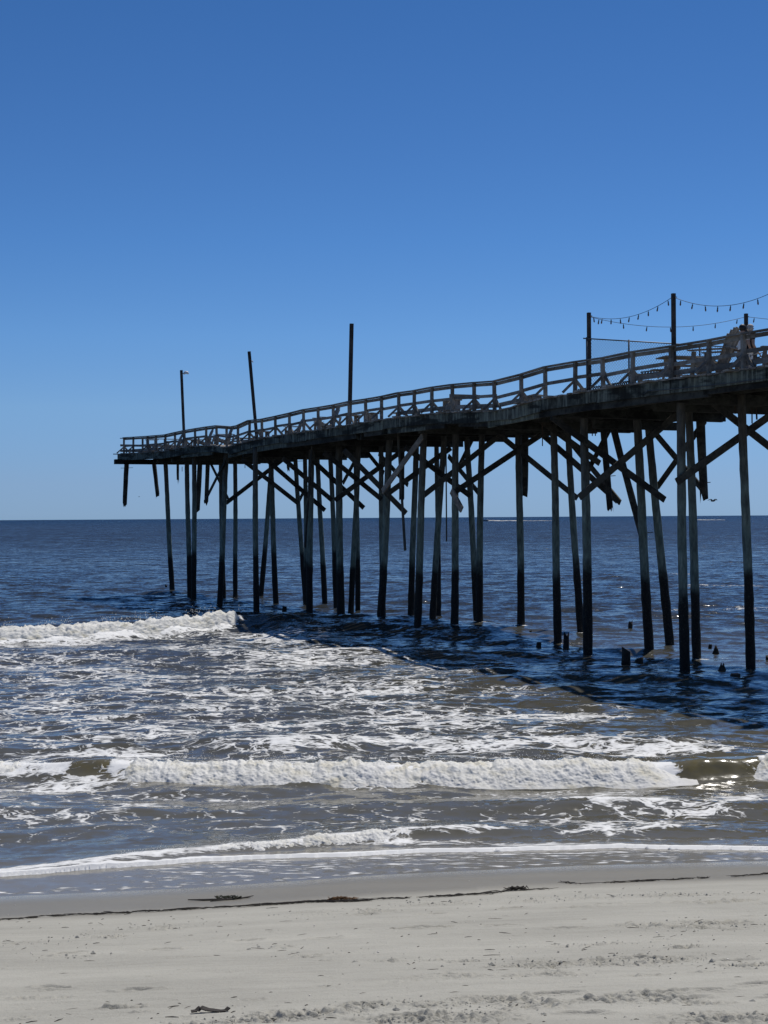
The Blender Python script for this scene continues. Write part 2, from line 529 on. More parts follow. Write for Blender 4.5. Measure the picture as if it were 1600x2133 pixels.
_cube = {}
def unit_cube(mat):
    if mat.name not in _cube:
        bm = bmesh.new()
        bmesh.ops.create_cube(bm, size=1.0)
        me = bpy.data.meshes.new('beam_' + mat.name)
        bm.to_mesh(me); bm.free()
        me.materials.append(mat)
        _cube[mat.name] = me
    return _cube[mat.name]
def beam_matrix(p, q, w, h, up=(0, 0, 1)):
    p, q = Vector(p), Vector(q)
    d = q - p
    L = d.length
    x = d.normalized()
    up = Vector(up)
    side = up.cross(x)
    if side.length < 1e-4:
        side = Vector((0, 1, 0)).cross(x)
    side.normalize()
    u = x.cross(side)
    m = Matrix((x * L, side * w, u * h)).transposed().to_4x4()
    m.translation = (p + q) / 2
    return m
def beam(name, p, q, w, h, mat, parent, up=(0, 0, 1), world_space=True):
    """A timber from p to q, w wide and h deep (h towards up)."""
    o = bpy.data.objects.new(name, unit_cube(mat))
    COL.objects.link(o)
    m = beam_matrix(p, q, w, h, up)
    o.parent = parent
    if world_space and parent is not None:
        rt = parent
        o.matrix_parent_inverse = Matrix.LocRotScale(rt.location, rt.rotation_euler, None).inverted()
    loc, rot, sc = m.decompose()
    o.location, o.rotation_mode, o.rotation_quaternion, o.scale = loc, 'QUATERNION', rot, sc
    return o
def tube_mesh(name, pts, radii, sides=8, cap=True, rough=0.0, seed=0, smooth=True, ragged=None):
    """Tapered tube through pts; ragged = ('end'|'start', depth) splinters that end."""
    rng = random.Random(seed)
    pts = [Vector(p) for p in pts]
    V, Fc = [], []
    ref = Vector((0, 0, 1)) if abs((pts[-1] - pts[0]).normalized().z) < 0.9 else Vector((1, 0, 0))
    for i, p in enumerate(pts):
        d = (pts[min(i + 1, len(pts) - 1)] - pts[max(i - 1, 0)]).normalized()
        a = ref.cross(d).normalized(); b = d.cross(a)
        for k in range(sides):
            th = 2 * math.pi * k / sides
            rr = radii[i] * (1 + rough * rng.uniform(-1, 1))
            v = p + (a * math.cos(th) + b * math.sin(th)) * rr
            if ragged and ((ragged[0] == 'end' and i == len(pts) - 1) or (ragged[0] == 'start' and i == 0)):
                v = v + d * (rng.uniform(-1, 1) * ragged[1])
            V.append(v)
    for i in range(len(pts) - 1):
        for k in range(sides):
            k2 = (k + 1) % sides
            Fc.append((i * sides + k, i * sides + k2, (i + 1) * sides + k2, (i + 1) * sides + k))
    if cap:
        Fc.append(tuple(range(sides))[::-1])
        Fc.append(tuple((len(pts) - 1) * sides + k for k in range(sides)))
    me = bpy.data.meshes.new(name)
    me.from_pydata([tuple(v) for v in V], [], Fc)
    if smooth:
        for p in me.polygons:
            if len(p.vertices) == 4: p.use_smooth = True
    me.update()
    return me
class MB:
    """Collects boxes and tubes into one mesh."""
    def __init__(self): self.v, self.f = [], []
    def add(self, vs, fs):
        o = len(self.v)
        self.v += [tuple(x) for x in vs]
        self.f += [tuple(i + o for i in f) for f in fs]
    def bar(self, p, q, w, h, up=(0, 0, 1)):
        m = beam_matrix(p, q, w, h, up)
        c = [m @ Vector((x, y, z)) for x in (-.5, .5) for y in (-.5, .5) for z in (-.5, .5)]
        self.add(c, [(0, 1, 3, 2), (4, 6, 7, 5), (0, 4, 5, 1), (2, 3, 7, 6), (0, 2, 6, 4), (1, 5, 7, 3)])
    def tube(self, pts, radii, sides=6):
        me = tube_mesh('t', pts, radii, sides)
        self.add([v.co for v in me.vertices], [tuple(p.vertices) for p in me.polygons])
        bpy.data.meshes.remove(me)
    def build(self, name, mat, parent=None, world_space=False, smooth=False):
        me = bpy.data.meshes.new(name)
        me.from_pydata(self.v, [], self.f)
        if smooth:
            for p in me.polygons: p.use_smooth = True
        me.update()
        return link(name, me, mat, parent, None, world_space)

# ================================================================== SETTING
# ------------------------------------------------------------------ the shore line and beach profile
SHX = np.array([-30, -9, -4.5, -2.3, 0, 2.4, 4.9, 10, 30])
SHY = np.array([15.8, 16.9, 17.26, 17.6, 18.2, 18.6, 18.8, 19.0, 20.0])
def shore(x): return np.interp(x, SHX, SHY)
SLOPE = 0.155
def sand_base(x, y):
    d = shore(x) - y
    return np.where(d > 0, SLOPE * d * (0.80 + 0.2 * sstep(0, 4, d)), 0.10 * d) + 0.01
def on_sand(px, py):
    a, b = slope(px, py)
    y = 12.0
    for _ in range(40):
        z = float(sand_base(np.array(a * y), np.array(y)))
        y = 0.5 * y + 0.5 * (z - EYE) / b
    return a * y, y, z

CHURN = []
def build_sand():
    nr, nc = 640, 760
    t = np.linspace(0, 1, nr)
    ys = 1.0 / (1 / 7.0 + (1 / 21.0 - 1 / 7.0) * t)
    u = np.linspace(-1, 1, nc)
    e_ = np.array([1.1, 1.3, 1.7, 2.4, 4.0, 8.0])
    u = np.concatenate([-e_[::-1], u, e_]); nc = len(u)
    X = (0.31 * ys[:, None] + 0.6) * u[None, :]
    Y = np.repeat(ys[:, None], nc, 1)
    D = shore(X) - Y
    Z = sand_base(X, Y)
    # gentle undulation along the beach and wind ripple
    dry = sstep(2.6, 4.6, D + 0.35 * noise2(X * 0.5, Y * 0.9))
    Z += 0.035 * noise2(X * 0.30 + 3, Y * 0.55) * sstep(0.5, 3, D)
    Z += dry * (0.010 * noise2(X * 1.2, Y * 3.4 + 9) + 0.005 * noise2(X * 5, Y * 9) + 0.0025 * noise2(X * 17, Y * 19))
    # trodden, churned patches (centre and size in metres)
    P = []
    def patch(px, py, rx, ry, a):
        x, y, z = on_sand(px, py)
        P.append((x, y, rx, ry, a))
    for q in [(1450, 1925, .55, .35, .8), (1330, 1930, .45, .3, .5), (1180, 2005, .6, .25, .8), (1340, 2000, .5, .3, .7), (1050, 2032, .75, .2, .6),
              (640, 2108, .35, .14, 1.), (760, 2092, .3, .13, .9), (880, 2090, .4, .2, .7), (1000, 2083, .35, .16, 1.), (1130, 2088, .35, .16, 1.),
              (1240, 2083, .3, .14, .9), (1350, 2078, .25, .2, 1.), (420, 2128, .4, .14, .8), (560, 2122, .35, .12, 1.),
              (850, 2118, .4, .2, 1.), (940, 2122, .4, .2, 1.), (1480, 2122, .4, .2, 1.), (1570, 2120, .4, .2, 1.), (1340, 2030, .4, .1, .5),
              (1420, 1970, .2, .08, .9), (1560, 2010, .25, .12, .9), (1500, 2090, .3, .1, .6), (100, 2080, .3, .1, .6), (240, 2100, .2, .08, .8),
              (60, 1965, .35, .2, .45), (150, 1990, .3, .2, .45), (200, 1948, .35, .25, .5), (330, 1930, .4, .3, .4), (560, 1975, .3, .2, .4), (730, 1897, .6, .3, .55),
              (620, 1990, .4, .2, .4), (840, 2000, .25, .1, .6), (900, 1880, .5, .3, .45), (1150, 1870, .6, .3, .45), (1400, 1862, .7, .3, .5), (1540, 1880, .5, .3, .5),
              (980, 2000, .2, .1, .6), (720, 2050, .5, .15, .35), (60, 2120, .3, .1, .5), (1230, 1965, .5, .1, .5)]:
        patch(*q)
    mask = np.zeros_like(X)
    for (x, y, rx, ry, a) in P:
        mask = np.maximum(mask, a * np.exp(-(((X - x) / rx) ** 2 + ((Y - y) / ry) ** 2)))
    mask = np.clip(mask * 1.2 - 0.22 + 1.1 * np.clip(noise2(X * 3.2, Y * 4.2), -1, 1) * sstep(.02, .3, mask), 0, 1)
    c1 = noise2(X * 7.5 + 5, Y * 8.5); c2 = noise2(X * 15, Y * 16 + 7); c3 = noise2(X * 31, Y * 31)
    clump = np.abs(c1) * 0.9 + 0.75 * c2 + 0.55 * c3
    Z += mask * 0.075 * (clump - 0.14)
    CHURN.extend(P)
    # footprints: heel-to-toe dents with a pushed-up rim
    fr_ = random.Random(5)
    for (fx, fy, n_, ang, stp) in [(1010, 2120, 7, .25, .62), (1330, 1995, 6, -.2, .66), (1180, 2075, 6, .1, .6), (1480, 1930, 5, 2.9, .6), (620, 2118, 5, .12, .62), (150, 1985, 5, .2, .7), (760, 1905, 6, .05, .65), (1250, 1885, 6, .02, .66), (300, 2060, 4, 3.0, .7)]:
        x, y, z = on_sand(fx, fy)
        for k in range(n_):
            px_ = x + stp * k * math.cos(ang) - .08 * math.sin(ang) * (-1) ** k + fr_.gauss(0, .03)
            py_ = y + stp * k * math.sin(ang) + .08 * math.cos(ang) * (-1) ** k + fr_.gauss(0, .03)
            a2 = ang + fr_.gauss(0, .15)
            u_ = ((X - px_) * math.cos(a2) + (Y - py_) * math.sin(a2)) / .135
            v_ = (-(X - px_) * math.sin(a2) + (Y - py_) * math.cos(a2)) / (.050 + .012 * np.clip(u_, -1, 1))
            q = u_ ** 2 + v_ ** 2
            q = q * (1 + .5 * noise2(X * 9 + k, Y * 9))
            Z += -0.026 * np.exp(-q ** 2) + 0.013 * np.exp(-((np.sqrt(np.maximum(q, 0)) - 1.35) / .35) ** 2) * (0.7 + 1.2 * c2)
    # stray small prints over the whole dry sand
    sp = sstep(0.30, 0.5, noise2(X * 3.3 + 40, Y * 4.2 + 11)) * dry
    Z += sp * 0.022 * (noise2(X * 16, Y * 22) + 0.6 * c3)
    wet = 1 - sstep(1.7, 3.0, D + 0.22 * noise2(X * 0.55 + 8, Y * 1.1) + 0.12 * (X > 1) )
    film = 1 - sstep(0.0, 0.9, D + 0.15 * noise2(X * 1.5, Y * 1.5))
    # a far wider, plain apron of the same beach round the fine part
    me = mesh_np('sand', np.stack([X, Y, Z], -1).reshape(-1, 3), grid_q(nr, nc), True, {'wet': wet, 'film': film, 'churn': np.clip(mask + sp * .6, 0, 1)})
    tag(link('sand', me, M_SAND), kind='structure', label='pale grey beach sand sloping down to the surf')
    nr2, nc2 = 60, 80
    xs = np.linspace(-60, 60, nc2); ys = np.linspace(-25, 21, nr2)
    X, Y = np.meshgrid(xs, ys)
    D = shore(X) - Y
    Z = np.where(Y > 0, sand_base(X, Y), sand_base(X, X * 0) + 0.0) - 0.05 - 0.12 * sstep(8.0, 9.5, Y)
    me = mesh_np('beach', np.stack([X, Y, Z], -1).reshape(-1, 3), grid_q(nr2, nc2), True,
                 {'wet': 1 - sstep(1.7, 3.0, D), 'film': 1 - sstep(0, .9, D)})
    tag(link('beach', me, M_SAND), kind='structure', label='wider beach around the sand in view')
build_sand()

# ------------------------------------------------------------------ the sea
# crest lines (x, y) of the four breakers
W1X = np.array([-40, -24, -18, -13.5, -10, -8, -6.4, -5, -2, 1, 5]); W1Y = np.array([46.0, 48.8, 50.6, 52.4, 54.8, 57.0, 58.9, 59.8, 59.6, 58.0, 55.0])
W3X = np.array([-20, -9, -6.0, -4.6, -2, 0, 2, 5, 6.4, 9, 20]); W3Y = np.array([25.8, 25.9, 25.6, 25.15, 24.95, 24.85, 24.78, 24.9, 25.0, 25.1, 25.3])
W4X = np.array([-20, -5, -3.6, -2.6, -1.4, -.6, .3, 1.2, 3, 6, 20]); W4Y = np.array([17.6, 18.35, 18.85, 19.3, 19.75, 20.1, 20.45, 20.6, 20.6, 20.5, 20])
FRX = np.array([-20, -9, -4.7, -3.9, -2.4, 0, 2.4, 3.1, 4.9, 9, 20]); FRY = np.array([17.0, 17.7, 18.22, 18.5, 18.95, 19.3, 19.52, 19.58, 19.4, 19.3, 19.5])
def line(X, lx, ly): return np.interp(X, lx, ly)
def lump(d, front, back): return np.exp(-np.where(d < 0, (d / front) ** 2, (d / back) ** 2))
def w1_amp(X): return 0.60 * (1 + 0.14 * sstep(-9, -6.5, X)) * (1 - 0.25 * sstep(-4.0, 2, X)) * (1 - sstep(2, 8, X))
def w3_amp(X): return 0.30 - 0.13 * sstep(-4.4, -5.6, X) + 0.06 * sstep(4.6, 5.4, X)
def breakers(X, Y):
    wob1 = 0.25 * noise2(X * 0.25, X * 0 + 3.3); wob3 = 0.18 * noise2(X * 0.6, X * 0 + 7.7)
    d1 = Y - line(X, W1X, W1Y) - wob1
    un = sstep(-6.2, -3.6, X)          # where the crest has not broken yet its front is longer
    z = w1_amp(X) * (0.62 + 0.20 * un) * np.exp(-np.where(d1 < 0, (d1 / (0.75 + 1.5 * un)) ** 2, (d1 / 3.0) ** 2)) * (1 + 0.25 * un * noise2(X * 0.5 + 3, Y * 0.5))
    d2 = Y - 47.0 - 0.9 * noise2(X * 0.2, X * 0 + 1)                      # a low reforming swell
    z += 0.20 * lump(d2, 1.2, 2.5) * (1 - sstep(-1, 6, X))
    dm = Y - 39.5 - 0.10 * X - 0.6 * noise2(X * 0.22, X * 0 + 5)
    z += 0.14 * lump(dm, 1.3, 2.0) * sstep(-4, 4, X)
    dn = Y - 28.3 - 0.05 * X - 0.35 * noise2(X * 0.5, X * 0 + 15)
    z += 0.20 * lump(dn, 0.5, 1.2) * (0.4 + 0.6 * sstep(0.3, -1.0, np.abs(X + 2.2) - 2))
    d3 = Y - line(X, W3X, W3Y) - wob3
    z += w3_amp(X) * (0.80 + 0.20 * sstep(4.6, 5.2, X) + 0.2 * sstep(-4.5, -5, X)) * lump(d3, 0.36, 1.1)
    d5 = Y - 22.2 - 0.4 * noise2(X * 0.35, X * 0 + 25)                    # small swell inside the break
    z += 0.09 * lump(d5, 0.5, 0.9)
    d4 = Y - line(X, W4X, W4Y) - 0.1 * noise2(X * 1.3, X * 0 + 35)
    z += 0.085 * lump(d4, 0.2, 0.55) * sstep(-5.2, -3, X) * (1 - 0.65 * sstep(1.0, 2.5, X))
    d6 = Y - line(X, FRX, FRY) - 0.12 * noise2(X * 0.9, X * 0 + 41) - 0.05 * noise2(X * 3.1, X * 0 + 45) - 0.02 * noise2(X * 9, X * 0 + 49)
    z += 0.05 * lump(d6, 0.05, 0.3)
    return z, d1, d3, d4, d6
WAVES = []
for i in range(64):
    lam = 0.45 * (16 / 0.45) ** (i / 63.0)
    th = random.gauss(0, 0.55)
    WAVES.append((lam, math.sin(th), -math.cos(th), random.uniform(0, 6.28), 0.0072 * lam * math.exp(-(lam / 4.2) ** 1.2)))
def chop(X, Y, sx, sy):
    z = np.zeros_like(X)
    for lam, kx, ky, ph, a in WAVES:
        k = 2 * math.pi / lam
        att = np.clip(lam / (3.0 * sy) - 0.6, 0, 1) * np.clip(lam / (3.0 * sx) - 0.6, 0, 1)
        if lam < 1.2: att = att * (1 - sstep(25, 60, Y))
        if not np.any(att > 0): continue
        arg = k * (kx * X + ky * Y) + ph + 1.3 * noise2(X / (lam * 2.4), Y / (lam * 2.4))
        s = np.sin(arg)
        z += a * att * (s + 0.35 * s * np.abs(s))
    return z
def sea_surface(X, Y, sx, sy):
    zb, d1, d3, d4, d6 = breakers(X, Y)
    inshore = 0.30 + 0.35 * sstep(20, 30, Y) + 0.35 * sstep(40, 62, Y)
    inshore = inshore * sstep(0.2, 2.0, Y - line(X, FRX, FRY)) + 0.02
    z = zb + chop(X, Y, sx, sy) * inshore
    return z, d1, d3, d4, d6

BLOBS = []          # patches of spent foam on the surface: x, y, rx, ry, amount
def blob(px, py, rx, ry, a):
    x, y = on_water(px, py)
    BLOBS.append((x, y, rx, ry, a))
for q in [(120, 1400, 6, 5, .58), (350, 1355, 5, 3, .62), (560, 1330, 3.0, 4, .85), (680, 1370, 3, 5, .85), (450, 1450, 5, 5, .62), (150, 1480, 4, 3, .6), (760, 1440, 3, 4, .72),
          (300, 1530, 3, 2, .62), (620, 1510, 3, 2.0, .74), (900, 1500, 3, 2.4, .92), (1100, 1490, 3, 1.5, .78), (830, 1540, 3, 1.3, .90), (1100, 1550, 3, 1.2, .98), (1350, 1560, 3, .9, 1.02), (1550, 1565, 3, .6, .95),
          (900, 1400, 2.4, 2.5, .62), (1030, 1440, 2.6, 1.3, .52), (1250, 1470, 2, .9, .42), (1200, 1420, 2, .6, .35),
          (560, 1570, 2.2, .8, .8), (280, 1570, 2, .5, .9), (50, 1585, 1.5, .7, .85), (120, 1640, 1.6, .8, .75), (60, 1700, 1.5, .8, .62), (250, 1690, 1.4, .8, .58), (420, 1660, 1.6, .4, .52), (480, 1720, 1.5, .6, .48),
          (700, 1660, 2.0, .5, .42), (1000, 1665, 2, .5, .62), (1250, 1675, 1.8, .6, .8), (1450, 1690, 1.6, .7, .84), (1560, 1670, 1.2, .6, .85), (1300, 1730, 1.8, .6, .66), (1080, 1720, 1.5, .6, .58), (900, 1735, 1.3, .3, .62), (850, 1755, 1.3, .35, .8), (1100, 1758, 1.6, .25, .72), (1450, 1755, 1.6, .3, .5),
          (760, 1690, 1.5, .5, .40), (600, 1745, 1.2, .3, .45), (1420, 1195, 4, 1.2, .45), (1500, 1220, 5, 1.6, .52), (1560, 1265, 3, 1.3, .60), (1450, 1270, 4, 1.2, .45), (1330, 1375, 1.4, .6, .62), (1150, 1340, 1.2, .4, .5), (1250, 1318, 2, .5, .42), (1560, 1395, 1.5, .3, .5),
          (930, 1300, 2.6, .9, .42), (1000, 1300, 1.5, .7, .40)]:
    blob(*q)

# --- pilings: top (x, y) and water line (x, y) in the photograph, radius
PILES = [(1546, 845, 1560.6, 1398, .128), (1419, 850, 1424.6, 1401, .132), (1438.5, 860, 1450, 1376, .13), (1353, 880, 1392, 1340, .145), (1328, 870, 1352, 1357, .145),
         (1217, 860, 1222.5, 1363, .145), (1185, 890, 1207.5, 1318, .13), (1154, 880, 1162, 1338, .135), (1080.5, 890, 1083, 1315, .138), (1005.7, 895, 996.5, 1311, .135),
         (973, 905, 994, 1300, .13), (950.6, 880, 944, 1319, .14), (927, 900, 899.4, 1302, .13), (910, 920, 912.5, 1283, .12), (885, 890, 866.6, 1320, .14),
         (869, 905, 855.6, 1281, .14), (813, 900, 791, 1302, .155), (795, 935, 796, 1284, .12), (747.7, 935, 730.6, 1282, .125), (742, 945, 743.7, 1273, .12),
         (707, 915, 709, 1283, .165), (688.6, 945, 700, 1265, .125), (662, 950, 674.7, 1258, .13), (650, 925, 644, 1277, .15), (636, 930, 637, 1262, .12), (616, 950, 634.8, 1256, .125),
         (565, 955, 574.4, 1257, .14), (566, 965, 542.5, 1241, .14), (533, 955, 532.5, 1276, .135), (490, 960, 490, 1244, .13),
         (471, 960, 456, 1261, .145), (460, 960, 465, 1243, .13), (405, 970, 403, 1251, .135), (389.5, 965, 393.7, 1245, .14), (346, 965, 358.7, 1232, .145)]
PILE_FEET = [on_water(q[2], q[3]) for q in PILES][::1]
PILE_FEET = [q for i, q in enumerate(PILE_FEET) if i % 3 != 1]
def build_sea():
    nr, ncc = 960, 640
    t = np.linspace(0, 1, nr)
    y0, y1 = 16.3, 26000.0
    ys = 1.0 / (1 / y0 + (1 / y1 - 1 / y0) * t)
    u = np.linspace(-1, 1, ncc)
    ext = np.array([1.25, 1.7, 2.6, 4.5])
    u = np.concatenate([-ext[::-1], u, ext])
    nc = len(u)
    half = 0.36 * ys + 1.6
    X = half[:, None] * u[None, :]
    Y = np.repeat(ys[:, None], nc, 1)
    sy = np.repeat(np.gradient(ys)[:, None], nc, 1)
    sx = np.repeat((half * 2 / ncc)[:, None], nc, 1)
    Z, d1, d3, d4, d6 = sea_surface(X, Y, sx, sy)
    far = 1 - sstep(400, 1500, Y)
    Z *= far
    foam = np.zeros_like(X)
    jx = X + 1.2 * noise2(X * 0.35 + 7, Y * 0.35); jy = Y + 0.9 * noise2(X * 0.35, Y * 0.35 + 31)
    for (x, y, rx, ry, a) in BLOBS:
        foam = np.maximum(foam, min(a, .66 + .62 * (a - .66)) * np.exp(-0.8 * (((jx - x) / rx) ** 2 + ((jy - y) / ry) ** 2)))
    surf = sstep(19, 20.5, Y) * (1 - sstep(44, 54, Y))
    open_foam = sstep(25, 27, Y) * (1 - sstep(46, 52, Y)) * (1 - sstep(1.5, 5.2, X + (Y - 33) * 0.29))
    foam = np.maximum(foam, 0.50 * open_foam * (1 + 0.55 * noise2(X * 0.22, Y * 0.6 + 77) + 0.35 * noise2(X * 0.6, Y * 1.5 + 7)))
    foam = np.maximum(foam, 0.36 * surf * (1 - 0.6 * sstep(0.0, 3.0, X + (Y - 33) * 0.25)))
    foam = np.maximum(foam, 0.2 * surf)
    inner = sstep(20.3, 21.5, Y) * (1 - sstep(23.6, 24.3, Y))
    foam = np.maximum(foam, inner * (0.44 + 0.40 * noise2(X * 0.55 + 4, Y * 0.9 + 60)) * (0.55 + 0.45 * np.clip(np.abs(X + 0.6) / 3, 0, 1)))
    for (x, y) in PILE_FEET:
        q = np.exp(-(((X - x - .05) / .34) ** 2 + ((Y - y + .12) / .42) ** 2))
        foam = np.maximum(foam, .82 * q)
    # breaking crests, their backs and their feet
    foam = np.maximum(foam, 1.5 * lump(d1, 1.25, 0.5) * (1 - sstep(-6.2, -5.4, X)))
    foam = np.maximum(foam, 0.66 * lump(d1 - 0.1, 0.9, 0.5) * sstep(-6.2, -5.6, X) * (1 - sstep(-4.4, -3.0, X)))
    foam = np.maximum(foam, 0.72 * lump(d1 + 1.4, 2.0, 0.8) * (1 - sstep(-7.5, -5.0, X)))
    w3on = sstep(-4.9, -4.5, X) * (1 - sstep(4.7, 5.1, X)) + (1 - sstep(-5.5, -5.25, X)) + sstep(6.1, 6.5, X)
    foam = np.maximum(foam, 1.4 * lump(d3, 0.55, 0.35) * w3on)
    foam = np.where(w3on < .5, np.minimum(foam, 0.35 + 0.9 * np.abs(np.clip(d3 / .9, -1, 1))), foam)
    foam = np.maximum(foam, 0.85 * lump(d4, 0.25, 0.35) * (1 - 0.5 * sstep(1.3, 2.0, X)))
    edge = 0.085 * (1.1 + 1.3 * noise2(X * 1.1, X * 0 + 2) + 0.8 * noise2(X * 5, X * 0 + 6))
    edge = np.maximum(edge, 0.02)
    foam = np.maximum(foam, 1.5 * np.exp(-(np.where(d6 < 0, d6 / 0.04, d6 / edge)) ** 2))
    # thin last film of water with broken lines of froth
    film_zone = (1 - sstep(-0.10, 0.0, d6))
    froth = film_zone * (0.44 + 0.42 * noise2(X * 1.6 + 3, Y * 9) + 0.25 * noise2(X * 7, Y * 26)) * (0.5 + 0.5 * sstep(-4.0, -2.5, X)) * sstep(-0.1, 0.5, Y - shore(X))
    froth = np.maximum(froth, film_zone * (0.46 + 0.5 * noise2(X * 6, Y * 9 + 4)) * lump(Y - shore(X) - 0.12 - 0.10 * noise2(X * 2.5, X * 0 + 9), 0.09, 0.22))
    foam = np.where(d6 < 0, np.maximum(foam * np.exp(-(d6 / .05) ** 2), froth), foam)
    # open-sea whitecaps and a faint set beyond the pier
    caps = sstep(0.52, 0.62, noise2(X * 0.09, Y * 0.22) * 1.0 + 0.25 * noise2(X * 0.5, Y * .9)) * sstep(62, 80, Y) * (1 - sstep(120, 170, Y))
    foam = np.maximum(foam, 0.42 * caps)
    silt = 1 - sstep(30, 75, Y + 8 * noise2(X * 0.1, Y * 0.1))
    silt = silt * (0.50 + 0.42 * (1 - sstep(23, 31, Y))) + 0.19 * (1 - sstep(75, 2500, Y))
    silt = np.maximum(silt, 1.25 * lump(d3, 0.4, 0.5)) ; silt = np.maximum(silt, 0.9 * lump(d1, .8, .8) * (1 - sstep(-4, -2, X)))
    shallow = 1 - sstep(-0.2, 1.3, d6)
    Z = np.where(d6 < 0, np.maximum(0.012, Z * 0), Z)
    Z = np.maximum(Z, np.where(d6 < .6, 0.012, -9))
    # the film rides up the sand a little
    Z += np.where(d6 < 0, 0.0, 0.0)
    dist = Y
    calm = sstep(0.0, 1.2, d6)
    cl = calm * (0.10 * sstep(19, 26, dist) + 0.20 * sstep(40, 90, dist) + 0.36 * sstep(80, 300, dist))
    cm = calm * (0.42 + 0.25 * sstep(22, 40, dist) + 0.30 * sstep(45, 90, dist) - 0.25 * sstep(150, 400, dist)) + 0.07
    cs = calm * 0.22 + 0.18 + 0.45 * sstep(30, 80, dist) - 0.35 * sstep(150, 400, dist)
    olive = lump(d3, .45, .25) * 0.9 * np.maximum(sstep(-5.6, -5.2, X), 1 - sstep(-9, -7, X))
    attrs = {'olive': olive, 'foam': foam, 'silt': silt, 'shallow': shallow, 'chop_long': cl, 'chop_mid': cm, 'chop_short': cs}
    me = mesh_np('sea', np.stack([X, Y, Z], -1).reshape(-1, 3), grid_q(nr, nc), True, attrs)
    tag(link('sea', me, M_SEA), kind='structure', label='dark blue sea running in brown and foamy to the beach')
build_sea()

def sea_z(x, y):
    X = np.array([[float(x)]]); Y = np.array([[float(y)]])
    o = np.full_like(X, 0.05)
    return float(sea_surface(X, Y, o, o * 2)[0][0, 0])

def roller(name, x0, x1, dx, cx, cy, hfun, depth, nv, amp, fr, label, taper=(0.6, 0.6), seed=0.0, wobf=None):
    """Tumbling white water: a sheet from the foot of the wave over its crest, broken up by noise."""
    xs = np.arange(x0, x1, dx)
    v = np.linspace(0, 1, nv)
    Xg, Vg = np.meshgrid(xs, v, indexing='ij')
    h = hfun(Xg)
    tp = sstep(x0, x0 + taper[0], Xg) * (1 - sstep(x1 - taper[1], x1, Xg))
    yc = np.interp(Xg, cx, cy) + wobf(Xg)
    foot = 1 + 0.35 * noise2(Xg * 0.9 / depth * .6, Xg * 0 + seed + 3)
    # profile: foot (v=0), bulging front, crest (v~.6), back (v=1)
    py = np.interp(Vg, [0, .12, .35, .55, .75, 1], [-1.5, -1.25, -.85, -.40, .05, .75])
    pz = np.interp(Vg, [0, .12, .35, .55, .75, 1], [-.12, .10, .48, .85, 1.0, .55])
    Yg = yc + depth * np.where(py < 0, py * foot, py)
    crest = 1 + 0.30 * noise2(Xg * 1.1 / depth * .5, Xg * 0 + seed) + 0.20 * noise2(Xg * 2.2 / depth, Xg * 0 + seed + 9) + 0.20 * noise2(Xg * 4.7 / depth + 2.5 * noise2(Xg * .8 / depth, Xg * 0 + 4), Vg * 3 + seed + 19) + 0.12 * np.maximum(0, noise2(Xg * 11 / depth, Vg * 5 + seed + 29)) * (1 + 1.5 * noise2(Xg * .9 / depth, Xg * 0 + 14))
    Zg = h * pz * crest * (0.25 + 0.75 * tp)
    nx = Xg * fr * 1.25; ny = Yg * fr * .8; nz = Zg * fr
    n1 = noise3(nx + seed, ny, nz); n2 = noise3(nx * 2.3, ny * 2.3 + seed, nz * 2.3); n3 = noise3(nx * 5.1, ny * 5.1, nz * 5.1 + seed)
    n4 = noise3(nx * 10, ny * 10, nz * 10 + seed)
    n0 = noise3(nx * .4, ny * .4 + seed, nz * .4)
    d = amp * (np.abs(n1) * 0.9 - .2 + 1.3 * n0 + 0.70 * n2 + 0.5 * n3 + 0.3 * n4)
    edge = sstep(0, .08, Vg) * (1 - sstep(.9, 1, Vg))
    ang = np.interp(Vg, [0, .3, .6, 1], [0.3, 0.7, 1.4, 2.0])
    d = d * (0.3 + 0.7 * edge) * (0.3 + 0.7 * tp)
    Yg = Yg - d * np.cos(ang); Zg = Zg + d * np.sin(ang)
    Xg = Xg + amp * 0.6 * noise3(nx * 1.7 + 31, ny * 1.7, nz * 1.7)
    me = mesh_np(name, np.stack([Xg, Yg, Zg], -1).reshape(-1, 3), grid_q(*Xg.shape)[:, ::-1], True)
    o = tag(link(name, me, M_FOAM), label, 'breaker', None, 'stuff')
    # thrown drops
    k = int((x1 - x0) * (150 if depth < .55 else 60))
    rx = RNG.uniform(x0, x1, k)
    yy = np.interp(rx, cx, cy) + wobf(rx)
    hh = hfun(rx) * (1.0 + np.abs(RNG.normal(0, 0.13, k)))
    clus = noise2(rx * 1.3 / depth * .5, rx * 0 + seed) > -0.05
    h_up = float(np.max(hh)) * (0.30 if depth < .55 else .22)
    m = MB()
    rad = 0.013 * depth ** 0.5 if depth < .55 else 0.022
    for a, b, c, ok in zip(rx, yy, hh, clus):
        if not ok: continue
        r = rad * random.uniform(.35, 1.0)
        p = Vector((a, b - depth * random.uniform(-.3, .7), c * random.uniform(.9, 1.06) + 0.01 + h_up * min(1.0, random.expovariate(4.0))))
        q = [p + Vector(e) * r for e in ((1, 0, -.5), (-.5, .87, -.5), (-.5, -.87, -.5), (0, 0, 1.1))]
        m.add(q, [(0, 1, 3), (1, 2, 3), (2, 0, 3), (0, 2, 1)])
    m.build(name + '_drops', M_FOAM, o, smooth=True)
    o.children[0].name = 'spray_drops'
    o.children[0]['kind'] = 'stuff'
    return o
wob1 = lambda X: 0.25 * noise2(X * 0.25, X * 0 + 3.3)
wob3 = lambda X: 0.18 * noise2(X * 0.6, X * 0 + 7.7)
roller('breaking_wave', -26.0, -5.6, 0.034, W1X, W1Y, lambda X: w1_amp(X) * 1.02, 0.62, 80, 0.085, 2.1, 'long white breaker left of the pier', (1, .5), 2.0, wob1)
